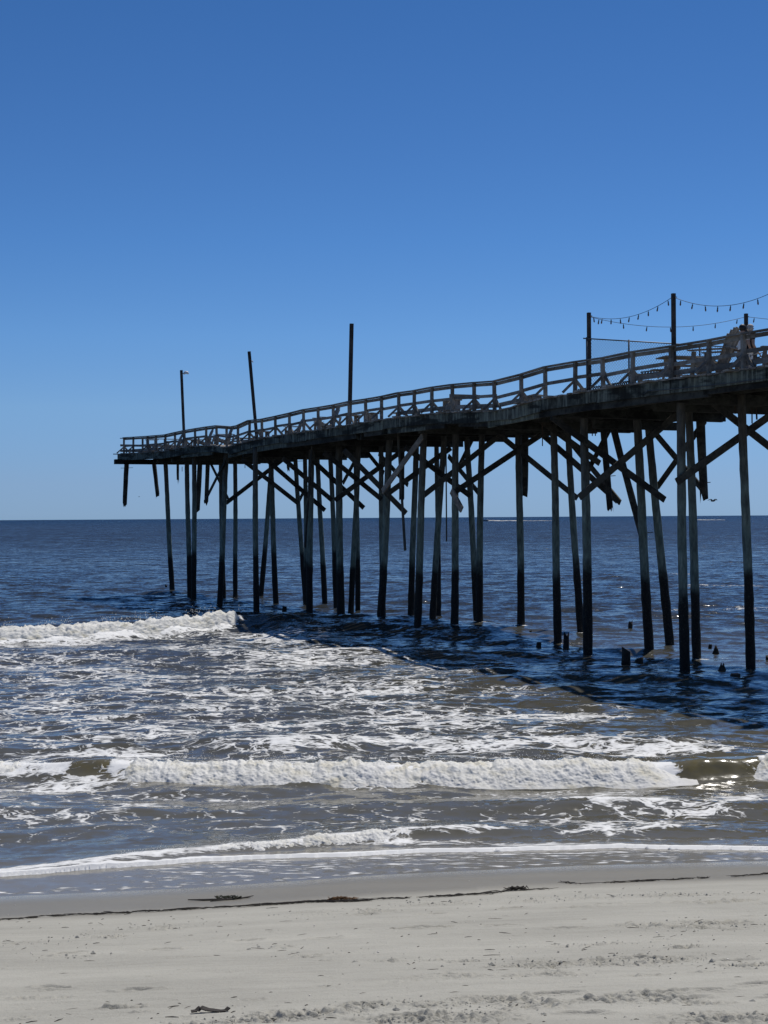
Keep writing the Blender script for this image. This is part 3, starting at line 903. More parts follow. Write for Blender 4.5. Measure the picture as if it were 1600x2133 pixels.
roller('breaking_wave', -4.75, 5.15, 0.0155, W3X, W3Y, lambda X: w3_amp(X) * 1.02, 0.50, 90, 0.042, 3.2, 'wide white breaker crossing the surf near the beach', (.6, 1.1), 5.0, wob3)
roller('breaking_wave', -9.5, -5.15, 0.0155, W3X, W3Y, lambda X: w3_amp(X) * 1.05, 0.42, 60, 0.045, 3.4, 'short white crest at the left edge of the surf', (.5, .8), 8.0, wob3)
roller('breaking_wave', 6.0, 9.5, 0.0155, W3X, W3Y, lambda X: w3_amp(X) * 1.05, 0.5, 60, 0.05, 3.4, 'white crest past the olive wave shoulder', (.5, .8), 11.0, wob3)
roller('breaking_wave', -3.4, 0.75, 0.011, W4X, W4Y, lambda X: 0.11 + 0 * X, 0.2, 50, 0.026, 6.0, 'little white shore break running up to the sand', (1.6, .7), 14.0, lambda X: 0.1 * noise2(X * 1.3, X * 0 + 35))

# ================================================================== THE PIER
# deck edge as it sags and rises along the pier
DE = [(1600, 760), (1482, 777), (1400, 787), (1320, 798), (1230, 812), (1195, 818), (1130, 828.6), (1092, 838), (1060, 848.5), (1035, 854), (1000, 855.5), (950, 856), (900, 860), (863, 864.6), (820, 869.5), (740, 881), (700, 889),
      (640, 897.5), (580, 906), (530, 915), (500, 922.6), (470, 931), (455, 929), (440, 926), (380, 931.5), (340, 939.5), (300, 942), (245, 945)]
RT = [(1600, 685), (1560, 691.5), (1480, 707), (1400, 720), (1320, 731.5), (1260, 744), (1195, 753), (1135, 763.6), (1100, 775), (1060, 787), (1032, 792.7), (985, 796), (942, 800), (905, 805), (863, 813), (832, 817), (796, 825),
      (760, 831), (725, 836), (690, 844), (633, 852.5), (600, 861), (550, 872), (520, 875), (500, 885), (485, 888), (450, 885.5), (415, 891), (380, 897), (345, 905), (300, 908.5), (258, 911)]
TE = -0.95
_s = [s_at(x, TE) for x, y in DE]; _z = [at_t(x, y, TE).z for x, y in DE]
DS, DZ = np.array(_s), np.array(_z)
o_ = np.argsort(DS); DS, DZ = DS[o_], DZ[o_]
_s = [s_at(x, -0.8) for x, y in RT]; _z = [at_t(x, y, -0.8).z for x, y in RT]
o_ = np.argsort(_s); RS, RZ = np.array(_s)[o_], np.array(_z)[o_]
def deck_z(s):
    return float(np.interp(s, DS, DZ))
def rail_z(s):
    return float(np.interp(s, RS, RZ))
S_END = float(DS.max())
S_START = -13.0
T0, T1 = -0.95, 6.05

pier = empty('pier', (8.4, 41.4, 0), 'long storm damaged wooden fishing pier on tall crooked pilings', 'pier')

PILE_W = []
for i, (xa, ya, xb, yb, r) in enumerate(PILES):
    bx, by = on_water(xb, yb)
    ztop = zat(xa, ya, by)
    top = Vector(((xa - 800) / F * by, by + random.uniform(-.15, .15), ztop))
    d = (top - Vector((bx, by, 0)))
    d = d / d.z
    rel = np.array([bx, by]) - PO
    s_p = float(rel @ PS)
    ze = deck_z(s_p) - 0.36
    a = Vector((bx, by, 0)) - d * 2.5
    b = Vector((bx, by, 0)) + d * ze
    n = 34
    pts, rad = [], []
    for k in range(n + 1):
        f = k / n
        p = a.lerp(b, f)
        w = 0.03 * math.sin(f * math.pi)
        p = p + Vector((w * math.sin(i * 2.3 + f * 4), w * math.cos(i * 1.7 + f * 3), 0))
        pts.append(p)
        rad.append(r * (1.06 - 0.17 * f) * ((1.06 + random.uniform(-.05, .06)) if p.z < 2.3 else 1.0) * random.uniform(.98, 1.02))
    me = tube_mesh('piling', pts, rad, 14, True, 0.05, i)
    link('piling', me, M_PILE, pier, None, True)
    PILE_W.append((bx, by, s_p))

# --- broken piles and planks that only hang from the deck: top, lower end, depth row t, radius
for (xa, ya, xb, yb, t, r) in [(1459.5, 855, 1467, 1036, 5.0, .15), (1256, 870, 1271, 1062, 4.6, .12), (1095, 890, 1093.5, 1026, 4.4, .14), (838, 920, 837, 1040, 3.5, .13), (1271, 862, 1340, 1128, 4.3, .125),
                               (265, 955, 260, 1051, -0.2, .15), (321, 960, 329, 1033, 1.6, .13), (371, 955, 371, 1003, 3.2, .085), (418, 960, 412, 1062, 1.2, .14), (434, 960, 430, 1048, 2.6, .13), (600, 950, 601, 975, 3, .08)]:
    a, b = at_t(xa, ya, t), at_t(xb, yb, t)
    rel = np.array([a.x, a.y]) - PO
    a.z = max(a.z, deck_z(float(rel @ PS)) - 0.36)
    pts = [a.lerp(b, k / 6) for k in range(7)]
    me = tube_mesh('broken_piling', pts, [r * (1 - .10 * k / 6) for k in range(7)], 11, True, 0.06, int(xa), True, ('end', 0.22))
    link('broken_piling', me, M_BRACE, pier, None, True)

# --- caps across the pilings
BENTS = [-10.6, -5.3, 0.0, 5.6, 10.6, 15.0, 20.0, 24.0, 27.8, 33.2, 38.6, 43.2, 48.2, 53.6]
for i, s in enumerate(BENTS):
    zt = deck_z(s) - 0.34
    dz = random.uniform(-.03, .03)
    t_a, t_b = random.uniform(-.75, -.35), random.uniform(5.85, 6.1)
    if i == len(BENTS) - 1: t_a = -1.3
    for off in (-.17, .17):
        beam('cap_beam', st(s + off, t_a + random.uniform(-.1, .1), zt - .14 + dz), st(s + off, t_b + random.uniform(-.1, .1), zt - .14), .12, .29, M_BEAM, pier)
# sub-caps in the middle of spans (spliced repairs)
for s, ta, tb in [(2.7, 1.0, 5.9), (8.0, 2.4, 6.0), (13.2, 2.0, 6.0), (17.2, -.3, 5.9), (29.6, -.3, 6), (36.0, 1, 6), (45.3, -.4, 5.9)]:
    zt = deck_z(s) - 0.34
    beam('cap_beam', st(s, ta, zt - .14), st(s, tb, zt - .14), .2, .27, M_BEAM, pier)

# --- stringers: inner lines as continuous runs, outer line as lapped, stained fascia timbers
def run(name, t, drop, h, w, mat, step=5.4, s0=S_START, s1=None, jitter=0.0):
    s = s0
    s1 = S_END - 0.05 if s1 is None else s1
    while s < s1 - 0.2:
        e = min(s + step * random.uniform(.9, 1.1), s1)
        knots = [k for k in (s, e)]
        za = deck_z(s) - drop; zb = deck_z(e) - drop
        mid = (s + e) / 2
        sag = deck_z(mid) - (deck_z(s) + deck_z(e)) / 2
        jz = random.uniform(-jitter, jitter)
        if abs(sag) > 0.05:
            beam(name, st(s, t, za + jz), st(mid, t, deck_z(mid) - drop + jz), w, h, mat, pier)
            beam(name, st(mid, t, deck_z(mid) - drop + jz), st(e, t, zb + jz), w, h, mat, pier)
        else:
            beam(name, st(s, t, za + jz), st(e, t, zb + jz), w, h, mat, pier)
        s = e
for t in (0.4, 1.5, 2.6, 3.7, 4.8, 5.9):
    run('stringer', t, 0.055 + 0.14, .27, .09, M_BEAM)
# fascia follows the sagging deck edge in short timbers
FX = [1720, 1600, 1492, 1400, 1246, 1130, 1062, 1000, 915, 845, 800, 728, 640, 590, 527, 505, 478, 447, 412, 380, 340, 246]
for a, b in zip(FX[:-1], FX[1:]):
    sa, sb = s_at(a, TE + .05), s_at(b, TE + .05)
    hgt = random.choice([.30, .33, .36])
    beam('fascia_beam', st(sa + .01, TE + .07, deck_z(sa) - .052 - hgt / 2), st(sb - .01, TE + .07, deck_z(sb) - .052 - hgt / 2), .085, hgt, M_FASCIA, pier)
# second, lower layer of lapped bearers
for (a, b, dy) in [(1720, 1470, .40), (1480, 1250, .46), (1260, 1128, .44), (1140, 1020, .44), (1040, 960, .40), (930, 886, .42), (890, 800, .44), (812, 762, .44), (745, 660, .46), (660, 590, .46), (600, 515, .42), (520, 478, .40), (445, 380, .38)]:
    t = TE + .19
    sa, sb = s_at(a, t), s_at(b, t)
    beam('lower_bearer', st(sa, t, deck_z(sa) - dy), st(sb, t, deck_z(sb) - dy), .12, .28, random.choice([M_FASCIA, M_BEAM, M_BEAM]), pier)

# --- deck boards
nb = 270
step = (S_END - S_START) / nb
for k in range(nb):
    s = S_START + (k + .5) * step
    z0 = deck_z(s) - .025
    tl = T0 + random.uniform(-.05, .03) - (0.28 if k % 7 == 3 else 0) - (random.uniform(.08, .2) if random.random() < .10 else 0)
    lift = random.uniform(-.008, .012)
    dzds = (deck_z(s + .1) - deck_z(s - .1)) / .2
    upv = Vector((-PS[0] * dzds, -PS[1] * dzds, 1))
    beam('deck_board', st(s, tl, z0 + lift), st(s, T1 + random.uniform(-.05, .05), z0 + lift * random.uniform(-1, 1)), step - random.uniform(.012, .05), .05, M_DECK, pier, upv)

# --- railing on the near side
POSTX = [1640, 1552, 1479, 1399, 1318.5, 1259, 1199.5, 1138, 1088, 1032, 989, 943.6, 901, 864, 832, 796, 764, 729, 696, 664.5, 634.5, 604, 575, 547, 520, 496, 473.5, 453, 430, 408, 385.7, 365.6, 345.4, 326, 309, 278.4, 259]
TR = -0.80
PS_ = [s_at(x, TR) for x in POSTX]
q0 = PS_[0]
while q0 - 1.6 > S_START + .2:
    q0 -= 1.6
    PS_.insert(0, q0)
def post(s, tt, zt, lean=0.0):
    zb = deck_z(s)
    a = st(s, tt, zb - .3); b = st(s + lean, tt + random.uniform(-.02, .02), zt)
    beam('railing_post', a, b, .10, .10, M_RAIL, pier, (PS[0], PS[1], 0))
for i, s in enumerate(PS_):
    zt = rail_z(s) if s > RS.min() else deck_z(s) + .92
    post(s, TR, zt - .035, random.uniform(-.04, .04))
    zb = deck_z(s)
    out = st(s, TR - .44, zb + .01); up = st(s, TR - .04, zb + .36)
    beam('knee_brace', out, up, .05, .07, M_RAIL, pier)
    if i % 2 == 0:
        beam('knee_brace', st(s, TR + .40, zb + .01), st(s, TR + .04, zb + .38), .05, .09, M_RAIL, pier)
    if i % 4 == 1:
        ds = .36
        beam('knee_brace', st(s - ds, TR + .03, deck_z(s - ds) + .01), st(s - .05, TR + .03, zb + .34), .05, .08, M_RAIL, pier)
def rz(s): return rail_z(s) if s > RS.min() else deck_z(s) + .92
for a, b in zip(PS_[:-1], PS_[1:]):
    za, zb_ = rz(a), rz(b)
    m_ = (a + b) / 2
    segs = [(a, b)] if abs(rz(m_) - (za + zb_) / 2) < .03 else [(a, m_), (m_, b)]
    for p, q in segs:
        beam('handrail', st(p - .005, TR - .01, rz(p) - .02), st(q + .005, TR - .01, rz(q) - .02), .16, .042, M_RAIL, pier)
        beam('rail_board', st(p, TR + .075, rz(p) - .105), st(q, TR + .075, rz(q) - .105), .04, .11, M_RAIL, pier)
    fa = .47 + random.uniform(-.03, .03); fb = fa + random.uniform(-.03, .03)
    beam('rail_board', st(a, TR + .075, deck_z(a) + fa * (za - deck_z(a))), st(b, TR + .075, deck_z(b) + fb * (zb_ - deck_z(b))), .04, .105, M_RAIL, pier)
    if s_at(1330, TR) > a or s_at(1090, TR) < a < s_at(860, TR) or a > s_at(350, TR):
        beam('rail_board', st(a, TR + .085, deck_z(a) + .16), st(b, TR + .085, deck_z(b) + .16), .04, .14, M_RAIL, pier)
# railing across the sea end and along the far side
TF = 5.9
zt = rail_z(S_END)
endposts = [0.6, 2.0, 3.4, 4.8, TF]
for t in endposts:
    beam('railing_post', st(S_END - .15, t, deck_z(S_END) - .2), st(S_END - .15, t, zt - .03), .10, .10, M_RAIL, pier, (PS[0], PS[1], 0))
for h_, hh in ((-.02, .042), (-.45, .13), (-.78, .14)):
    beam('rail_board', st(S_END - .15, TR, zt + h_), st(S_END - .15, TF, zt + h_), .14 if hh < .1 else .04, hh, M_RAIL, pier)
fs = -12.0
prev = None
while fs < S_END:
    zt = deck_z(fs) + .92
    if 14 < fs < 21 or 36 < fs < 38.5:
        prev = None; fs += 1.75; continue
    beam('railing_post', st(fs, TF, deck_z(fs) - .2), st(fs + random.uniform(-.04, .04), TF, zt), .10, .10, M_RAIL, pier, (PS[0], PS[1], 0))
    if prev is not None:
        for dh, hh, ww in ((.94, .042, .15), (.45, .12, .04), (.82, .11, .04)):
            if hh == .12 and random.random() < .15: continue
            beam('rail_board', st(prev, TF - .06, deck_z(prev) + dh), st(fs, TF - .06, deck_z(fs) + dh), ww, hh, M_RAIL, pier)
    prev = fs
    fs += 1.75

# --- cross bracing: both ends measured in the photograph, each lying in the plane of its bent (s) or of a pile row (t)
def brace(kind, val, x1, y1, x2, y2, w=.05, h=.21, mat=None, off=0.0):
    fn = at_s if kind == 's' else at_t
    a, b = fn(x1, y1, val), fn(x2, y2, val)
    # a little apart from its neighbours, and bolted to its piles
    d = Vector((PS[0], PS[1], 0)) * off if kind == 's' else Vector((PT[0], PT[1], 0)) * off
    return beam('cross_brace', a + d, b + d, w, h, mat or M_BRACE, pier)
for q in [('s', -.16, 1410, 1004, 1625, 852), ('s', .2, 1488, 840, 1620, 943),
          ('s', 4.75, 1207, 1036, 1418, 858), ('s', 5.55, 1150, 868, 1385, 1041),
          ('t', 5.35, 1370, 1014, 1470, 876), ('t', 5.2, 1358, 893, 1466, 1022), ('t', 5.1, 1226, 980, 1274, 888), ('t', 4.9, 1195, 928, 1292, 1047),
          ('s', 10.6, 1128, 902, 1287, 1044), ('s', 10.2, 1120, 870, 1250, 965),
          ('s', 14.2, 946, 1026, 1155, 888), ('s', 15.1, 1040, 905, 1203, 1038),
          ('s', 16.6, 876, 1037, 1048, 902), ('s', 17.1, 845, 931, 980, 1033), ('t', 4.8, 955, 975, 985, 915), ('t', 4.6, 1000, 1030, 935, 950),
          ('s', 19.7, 806, 1030, 940, 933), ('s', 20.3, 718, 938, 846, 1069),
          ('s', 23.8, 698, 1042, 885, 905), ('s', 24.2, 676, 943, 795, 1040), ('t', 5.0, 715, 1006, 740, 960), ('t', 4.7, 790, 945, 850, 1010),
          ('s', 27.6, 648, 955, 758, 1058), ('s', 28.0, 590, 955, 692, 1042), ('t', 4.9, 760, 935, 800, 985),
          ('s', 33.0, 545, 948, 677, 1063), ('s', 33.4, 505, 957, 622, 1049), ('t', 5.0, 620, 1050, 640, 1010),
          ('s', 38.4, 471, 1048, 602, 948), ('t', 4.6, 436, 958, 476, 1040)]:
    brace(*q)
# loose and dangling planks
brace('t', -.32, 797, 1024, 882, 908, .05, .24, M_PLANKPALE)
brace('t', -.30, 941, 1022, 962, 1062, .06, .26, M_PLANKPALE)
brace('t', .6, 830, 900, 843.5, 1147, .05, .14)
brace('t', 2.2, 930, 905, 930, 1128, .05, .15)
brace('t', -.28, 426, 1046, 470, 960, .05, .17)
brace('t', -.25, 651, 930, 635, 1140, .05, .12)
for (x, y1, y2, t) in [(1235, 870, 908, 3.5), (1241.5, 870, 908, 3.5), (1533, 845, 862, 3), (1568, 850, 882, 3.2), (1577, 850, 874, 3.2), (1131, 880, 929, 1.2), (511, 962, 975, 1.5), (380, 972, 982, 2)]:
    brace('t', t, x, y1, x + (1 if x > 1570 else 0), y2, .03, .045, M_RUST)
# bolts and spikes left in the timber
for (x, y, t, L) in [(1471, 1006, 5, .3), (1250, 897, 4.5, .3), (1274, 992, 4.6, .3), (265, 975, -.2, .75), (409, 982, 2, .45), (1103, 916, 4.4, .35), (1348, 1110, 3.4, .4), (290, 1035, 0.5, .1), (620, 961, 3.5, .6), (780, 985, 3, .25)]:
    p = at_t(x, y, t)
    beam('bolt', p - Vector((L / 2, 0, 0)), p + Vector((L / 2, 0, .02)), .025, .025, M_RUST, pier)
# slack cable looping along the fascia
pts = [at_t(x, y, TE - .02) for x, y in [(1343, 830), (1342, 822), (1350, 814), (1385, 812), (1420, 809), (1470, 804), (1530, 797), (1600, 788)]]
me = tube_mesh('cable', pts, [.012] * len(pts), 5)
link('cable', me, M_STEEL, pier, None, True)

# ================================================================== THINGS ON AND ROUND THE PIER
# --- bare lamp masts
def mast(x0, y0, x1, y1, t, w, label, lamp=None):
    b = at_t(x0, y0, t); s = float((np.array([b.x, b.y]) - PO) @ PS)
    a = st(s, t, deck_z(s) - .3)
    top = at_y(x1, y1, b.y)
    foot = b + (b - top).normalized() * ((b.z - a.z) / max(.1, (top - b).normalized().z))
    r = empty('lamp_mast', foot, label, 'lamp mast', 'bare masts along the seaward half of the pier')
    beam('mast_post', foot, top, w, w, M_POLE, r, (PS[0], PS[1], 0))
    if lamp:
        lx, ly, sz = lamp
        p = at_y(lx, ly, b.y)
        if sz > .1:
            q = at_y(x1 + 1, ly + 1, b.y)
            beam('lamp_arm', q, p, .03, .03, M_STEEL, r)
        m = MB()
        m.tube([p + Vector((-sz * .5, 0, -.05)), p + Vector((0, 0, .04)), p + Vector((sz * .5, 0, .02)), p + Vector((sz * .75, 0, -.05))], [sz * .2, sz * .38, sz * .34, sz * .15], 8)
        m.build('lamp_head', M_WHITE, r, True, True)
mast(384, 897, 379.5, 771, TR + .14, .12, 'mast nearest the broken sea end, with a small white lamp', (388, 777, .22))
mast(533, 877, 521, 732, TR + .14, .12, 'leaning dark mast between the two upright ones', (526, 753, .09))
mast(730.5, 836, 735, 674, TR + .14, .13, 'tallest bare dark mast, halfway along the pier')

# --- poles that carry the string lights
def light_pole(px, py_top, t, label):
    s = s_at(px, t)
    foot = st(s, t, deck_z(s))
    top = foot.copy(); top.z = zat(px, py_top, foot.y)
    r = empty('string_light_pole', foot, label, 'light pole', 'poles holding the string lights')
    beam('post', foot - Vector((0, 0, .3)), top, .095, .095, M_POLE, r, (PS[0], PS[1], 0))
    beam('hook', top + Vector((.05, 0, -.10)), top + Vector((.10, 0, -.10)), .02, .02, M_RUST, r)
    return top
PA = light_pole(1229.5, 651, TR + .15, 'pole at the end of the chain link fence, string lights tied to its top')
PB = light_pole(1406, 611, TR + .15, 'tallest looking string light pole above the picnic table')
PC = light_pole(1557, 653, 5.75, 'string light pole on the far side behind the two people')
PD = at_t(1690, 556, TR + .15)
PE = st(s_at(1406, TR + .15), 5.75, deck_z(0) + .9)
for nm, top in (('string_light_pole', PD),):
    r = empty(nm, (top.x, top.y, deck_z(-7)), 'string light pole past the right edge of the photograph', 'light pole', 'poles holding the string lights')
    beam('post', (top.x, top.y, deck_z(-7) - .3), top, .095, .095, M_POLE, r, (PS[0], PS[1], 0))
bulb_me = None
def make_bulb():
    m = MB()
    m.tube([(0, 0, 0), (0, 0, -.035)], [.008, .008], 5)
    m.tube([(0, 0, -.035), (0, 0, -.085)], [.016, .018], 7)
    me1 = bpy.data.meshes.new('bulb_socket'); me1.from_pydata(m.v, [], m.f); me1.materials.append(M_WIRE)
    m = MB()
    m.tube([(0, 0, -.085), (0, 0, -.10), (0, 0, -.125), (0, 0, -.15), (0, 0, -.165)], [.014, .020, .023, .016, .004], 8)
    me2 = bpy.data.meshes.new('bulb'); me2.from_pydata(m.v, [], m.f); me2.materials.append(M_BULB)
    return me1, me2
SOCK, BULB = make_bulb()
def string_light(a, b, low_px, n, label, skip0=.06):
    """Catenary-like cord from a to b that dips to the level of low_px = (x, y) at the depth between them."""
    r = empty('string_light', a, label, 'string light', 'string lights over the pier')
    f0 = low_px[2]
    mid = a.lerp(b, f0)
    zlow = zat(low_px[0], low_px[1], mid.y)
    # parabola through both ends and the low point
    A = np.array([[f0 * f0, f0], [1, 1]])
    c2, c1 = np.linalg.solve(A, [zlow - a.z, b.z - a.z])
    P = lambda f: Vector((a.x + (b.x - a.x) * f, a.y + (b.y - a.y) * f, a.z + c2 * f * f + c1 * f))
    pts = [P(k / 28) for k in range(29)]
    link('cord', tube_mesh('cord', pts, [.0075] * 29, 5), M_WIRE, r, None, True)
    for k in range(n):
        f = skip0 + (1 - 2 * skip0) * k / (n - 1)
        p = P(f) - r.location
        o = link('bulb', BULB, None, r, Matrix.Translation(p) @ Matrix.Rotation(random.uniform(-.2, .2), 4, 'Y'))
        link('socket', SOCK, None, o)
off = Vector((0, 0, -.10))
string_light(PA + off, PB + off * .8, (1280, 664, .28), 9, 'string light slung from the fence end pole up to the tallest pole')
string_light(PB + off, PD + off * .5, (1478, 637, .30), 10, 'string light running right from the tallest pole out of the photograph')
string_light(PA + off * 1.2, PC + off, (1400, 681, .50), 7, 'lower string light crossing over the chain link fence')
string_light(PC + off, st(-2.5, 5.75, deck_z(-2.5) + 1.35), (1580, 668, .25), 4, 'string light dropping steeply right of the two people')

# --- chain link fence closing off the pier
s_f = s_at(1224, TR)
fr = empty('chain_link_fence', st(s_f, TR, deck_z(s_f)), 'chain link fence closed across the pier deck', 'fence')
def fp(t, z): return st(s_f + .02 * t, t, z)
zb = deck_z(s_f)
zt_f = zat(1224, 705, fp(TR, 0).y)
t_posts = [TR, t_at(1313, s_f), t_at(1463, s_f), 5.7]
for t in t_posts:
    link('fence_post', tube_mesh('fence_post', [fp(t, zb - .05), fp(t, zt_f + .04)], [.026, .026], 8), M_STEEL, fr, None, True)
link('top_rail', tube_mesh('top_rail', [fp(TR - .12, zt_f), fp(5.75, zt_f)], [.02, .02], 6), M_STEEL, fr, None, True)
m = MB()
Wd, Ht = 5.7 - TR, zt_f - zb - .04
pitch = 0.10
k = -Ht
def seg(t0, z0, t1, z1): m.bar(fp(TR + t0, zb + .02 + z0), fp(TR + t1, zb + .02 + z1), .0052, .0052)
while k < Wd:
    t0 = max(k, 0); t1 = min(k + Ht, Wd)
    if t1 > t0: seg(t0, t0 - k, t1, t1 - k)
    t0 = max(k, 0); t1 = min(k + Ht, Wd)
    if t1 > t0: seg(t0, Ht - (t0 - k), t1, Ht - (t1 - k))
    k += pitch
m.build('wire_mesh', M_STEEL, fr, True)['kind'] = 'stuff'

# --- black netting lying along the deck edge below the fence
def netting(pts, h, label):
    r = empty('netting', pts[0], label, 'netting', 'black plastic netting')
    m = MB()
    for a, b in zip(pts[:-1], pts[1:]):
        L = (b - a).length
        n = max(2, int(L / .11))
        for k in range(n):
            p, q = a.lerp(b, k / n), a.lerp(b, (k + 1) / n)
            for (z0, z1) in ((0, .5), (.5, 0), (.5, 1), (1, .5)):
                m.bar(p + Vector((0, 0, h * z0)), q + Vector((0, 0, h * z1)), .022, .022)
        for z0 in (0, .5, 1):
            m.bar(a + Vector((0, 0, h * z0)), b + Vector((0, 0, h * z0)), .02, .02)
    o = m.build('net_mesh', M_BLACKNET, r, True)
    o['kind'] = 'stuff'
def dk(px, t, dz=0.0):
    s = s_at(px, t); return st(s, t, deck_z(s) + dz)
netting([dk(1206, .1), dk(1250, .15), dk(1318, .1)], .26, 'low strip of black netting along the deck between two railing posts')
netting([dk(1337, 1.0, .45), dk(1398, 1.2, .45)], .17, 'short strip of black netting hung by the picnic bench')

# --- furniture
def seat_frame(px, t, name, label, cat, group, face_s=True, yaw=0.0, tip=0.0):
    s = s_at(px, t)
    d = (deck_z(s + .3) - deck_z(s - .3)) / .6
    rz_ = math.atan2(PS[1], PS[0]) if face_s else math.atan2(PS[1], PS[0]) + math.pi
    r = empty(name, st(s, t, deck_z(s) + .005), label, cat, group, rz_ + yaw)
    tilt = math.atan(d) * math.cos(yaw) * (1 if face_s else -1)
    r.rotation_euler = (0, -tilt + tip, rz_ + yaw)
    return r
def lb(name, p, q, w, h, r, mat=M_CHAIR, up=(0, 0, 1)):
    return beam(name, p, q, w, h, mat, r, up, False)
def adirondack(px, t, label, yaw=0.0, face_s=True, sc=1.0):
    """Local axes: x is the way the sitter looks."""
    r = seat_frame(px, t, 'adirondack_chair', label, 'chair', 'wooden adirondack chairs on the pier', face_s, yaw)
    r.scale = (sc, sc, sc)
    for y in (-.27, .27):
        lb('side_rail', (.42, y, .36), (-.52, y, .06), .03, .12, r)
        lb('front_leg', (.38, y * 1.1, 0), (.34, y * 1.1, .56), .10, .04, r, up=(0, 1, 0))
        lb('back_leg', (-.34, y * 1.1, .0), (-.50, y * 1.1, .60), .08, .04, r, up=(0, 1, 0))
        lb('armrest', (.46, y * 1.22, .585), (-.52, y * 1.12, .575), .135, .026, r)
    for k in range(5):
        f = k / 4
        lb('seat_slat', (.40 - .62 * f, -.28, .435 - .20 * f), (.40 - .62 * f, .28, .435 - .20 * f), .115, .024, r, up=(.3, 0, 1))
    for k in range(7):
        y = (k - 3) * .078
        top = 1.06 - .018 * (k - 3) ** 2
        lb('back_slat', (-.18, y * .85, .22), (-.18 - .36 * (top - .22) / .84, y * 1.18, top), .022, .078, r, up=(0, 1, 0))
    lb('back_rail', (-.385, -.29, .62), (-.385, .29, .62), .06, .03, r)
    return r
adirondack(1490, .0, 'large adirondack chair beside the two people, its fan back above the handrail', .42, sc=1.24)
adirondack(1612, .2, 'adirondack chair cut off by the right edge of the photograph', 1.3)
adirondack(681, .35, 'adirondack chair with its back slats apart, nearest left of the tallest mast', 1.5, sc=1.1)
adirondack(613, .35, 'low adirondack chair standing in front of a slumped bench', 1.5, sc=.85)
adirondack(466, .35, 'adirondack chair over the dip in the deck near the leaning mast', 1.5)
adirondack(425, .35, 'adirondack chair on the seaward hump, between two others', 1.5)
adirondack(362, .35, 'adirondack chair next to the mast with the white lamp', 1.5)

def side_table(px, t, label, L=.95, W=.5, H=.55, yaw=1.55):
    r = seat_frame(px, t, 'side_table', label, 'table', 'small slatted tables on the pier', True, yaw)
    n = 4
    for k in range(n):
        y = -W / 2 + W * (k + .5) / n
        lb('top_slat', (-L / 2, y, H), (L / 2, y, H), W / n - .015, .03, r)
    for x in (-L / 2 + .12, L / 2 - .12):
        for y in (-W / 2 + .06, W / 2 - .06):
            lb('leg', (x, y, 0), (x, y, H - .015), .07, .07, r, up=(1, 0, 0))
        lb('crosspiece', (x, -W / 2 + .05, H - .06), (x, W / 2 - .05, H - .06), .03, .08, r)
        lb('strut', (x, 0, H - .06), (x * .35, 0, .14), .03, .06, r)
    lb('stretcher', (-L / 2 + .12, 0, .16), (L / 2 - .12, 0, .16), .04, .08, r)
side_table(736, .3, 'side table below the tallest mast', .62, .5, .55)
side_table(549, .4, 'side table just right of the leaning mast', .68, .5, .6)
side_table(394, .4, 'side table right of the mast with the white lamp', .7, .5, .6)
side_table(317, 1.0, 'tall table near the broken sea end', .75, .5, .85)

def bench(px, t, label, L=1.3, H=.42, back=False, yaw=1.5, tip=0.0):
    r = seat_frame(px, t, 'bench', label, 'bench', 'wooden benches on the pier', True, yaw, tip)
    for y in (-.12, .12):
        lb('seat_plank', (-L / 2, y, H), (L / 2, y, H), .22, .045, r)
    for x in (-L / 2 + .15, L / 2 - .15):
        lb('leg', (x, -.16, 0), (x, -.16, H - .02), .09, .05, r, up=(1, 0, 0))
        lb('leg', (x, .16, 0), (x, .16, H - .02), .09, .05, r, up=(1, 0, 0))
        lb('crosspiece', (x, -.2, H - .07), (x, .2, H - .07), .04, .09, r)
    if back:
        lb('back_plank', (-L / 2, .3, H + .32), (L / 2, .3, H + .32), .04, .16, r)
        for x in (-L / 2 + .15, L / 2 - .15):
            lb('back_post', (x, .27, .0), (x, .30, H + .42), .06, .05, r, up=(1, 0, 0))
bench(517, .9, 'bench just left of the leaning mast', 1.2, .36)
bench(572, .8, 'low bench behind the slumped chair and the side table', .9, .30)
bench(848, .7, 'low bench halfway along the railing, between the slatted box and the lidded one', 1.0, .34)
bench(962, .6, 'bench with a back beside the lidded box', 1.2, .32, True)
bench(353, 1.0, 'bench in front of the table near the sea end', 1.2, .4)
bench(1368, .9, 'bench beside the picnic table, under the netting', 1.5, .42, False, 1.35)

def picnic_table(px, t, label, yaw=0.0):
    r = seat_frame(px, t, 'picnic_table', label, 'picnic table', None, True, yaw)
    L = 1.8
    for k in range(5):
        y = (k - 2) * .145
        lb('table_plank', (-L / 2, y, .74), (L / 2, y, .74), .135, .04, r)
    for sy in (-1, 1):
        for k in range(2):
            y = sy * (.58 + .14 * k)
            lb('seat_plank', (-L / 2, y, .44), (L / 2, y, .44), .13, .04, r)
    for x in (-.6, .6):
        for sy in (-1, 1):
            lb('leg', (x, sy * .25, .72), (x, sy * .62, 0), .09, .04, r, up=(1, 0, 0))
        lb('seat_bearer', (x + .045, -.72, .385), (x + .045, .72, .385), .04, .09, r)
        lb('top_bearer', (x + .045, -.34, .68), (x + .045, .34, .68), .04, .08, r)
picnic_table(1440, .75, 'picnic table with splayed legs left of the big adirondack chair', 1.35)

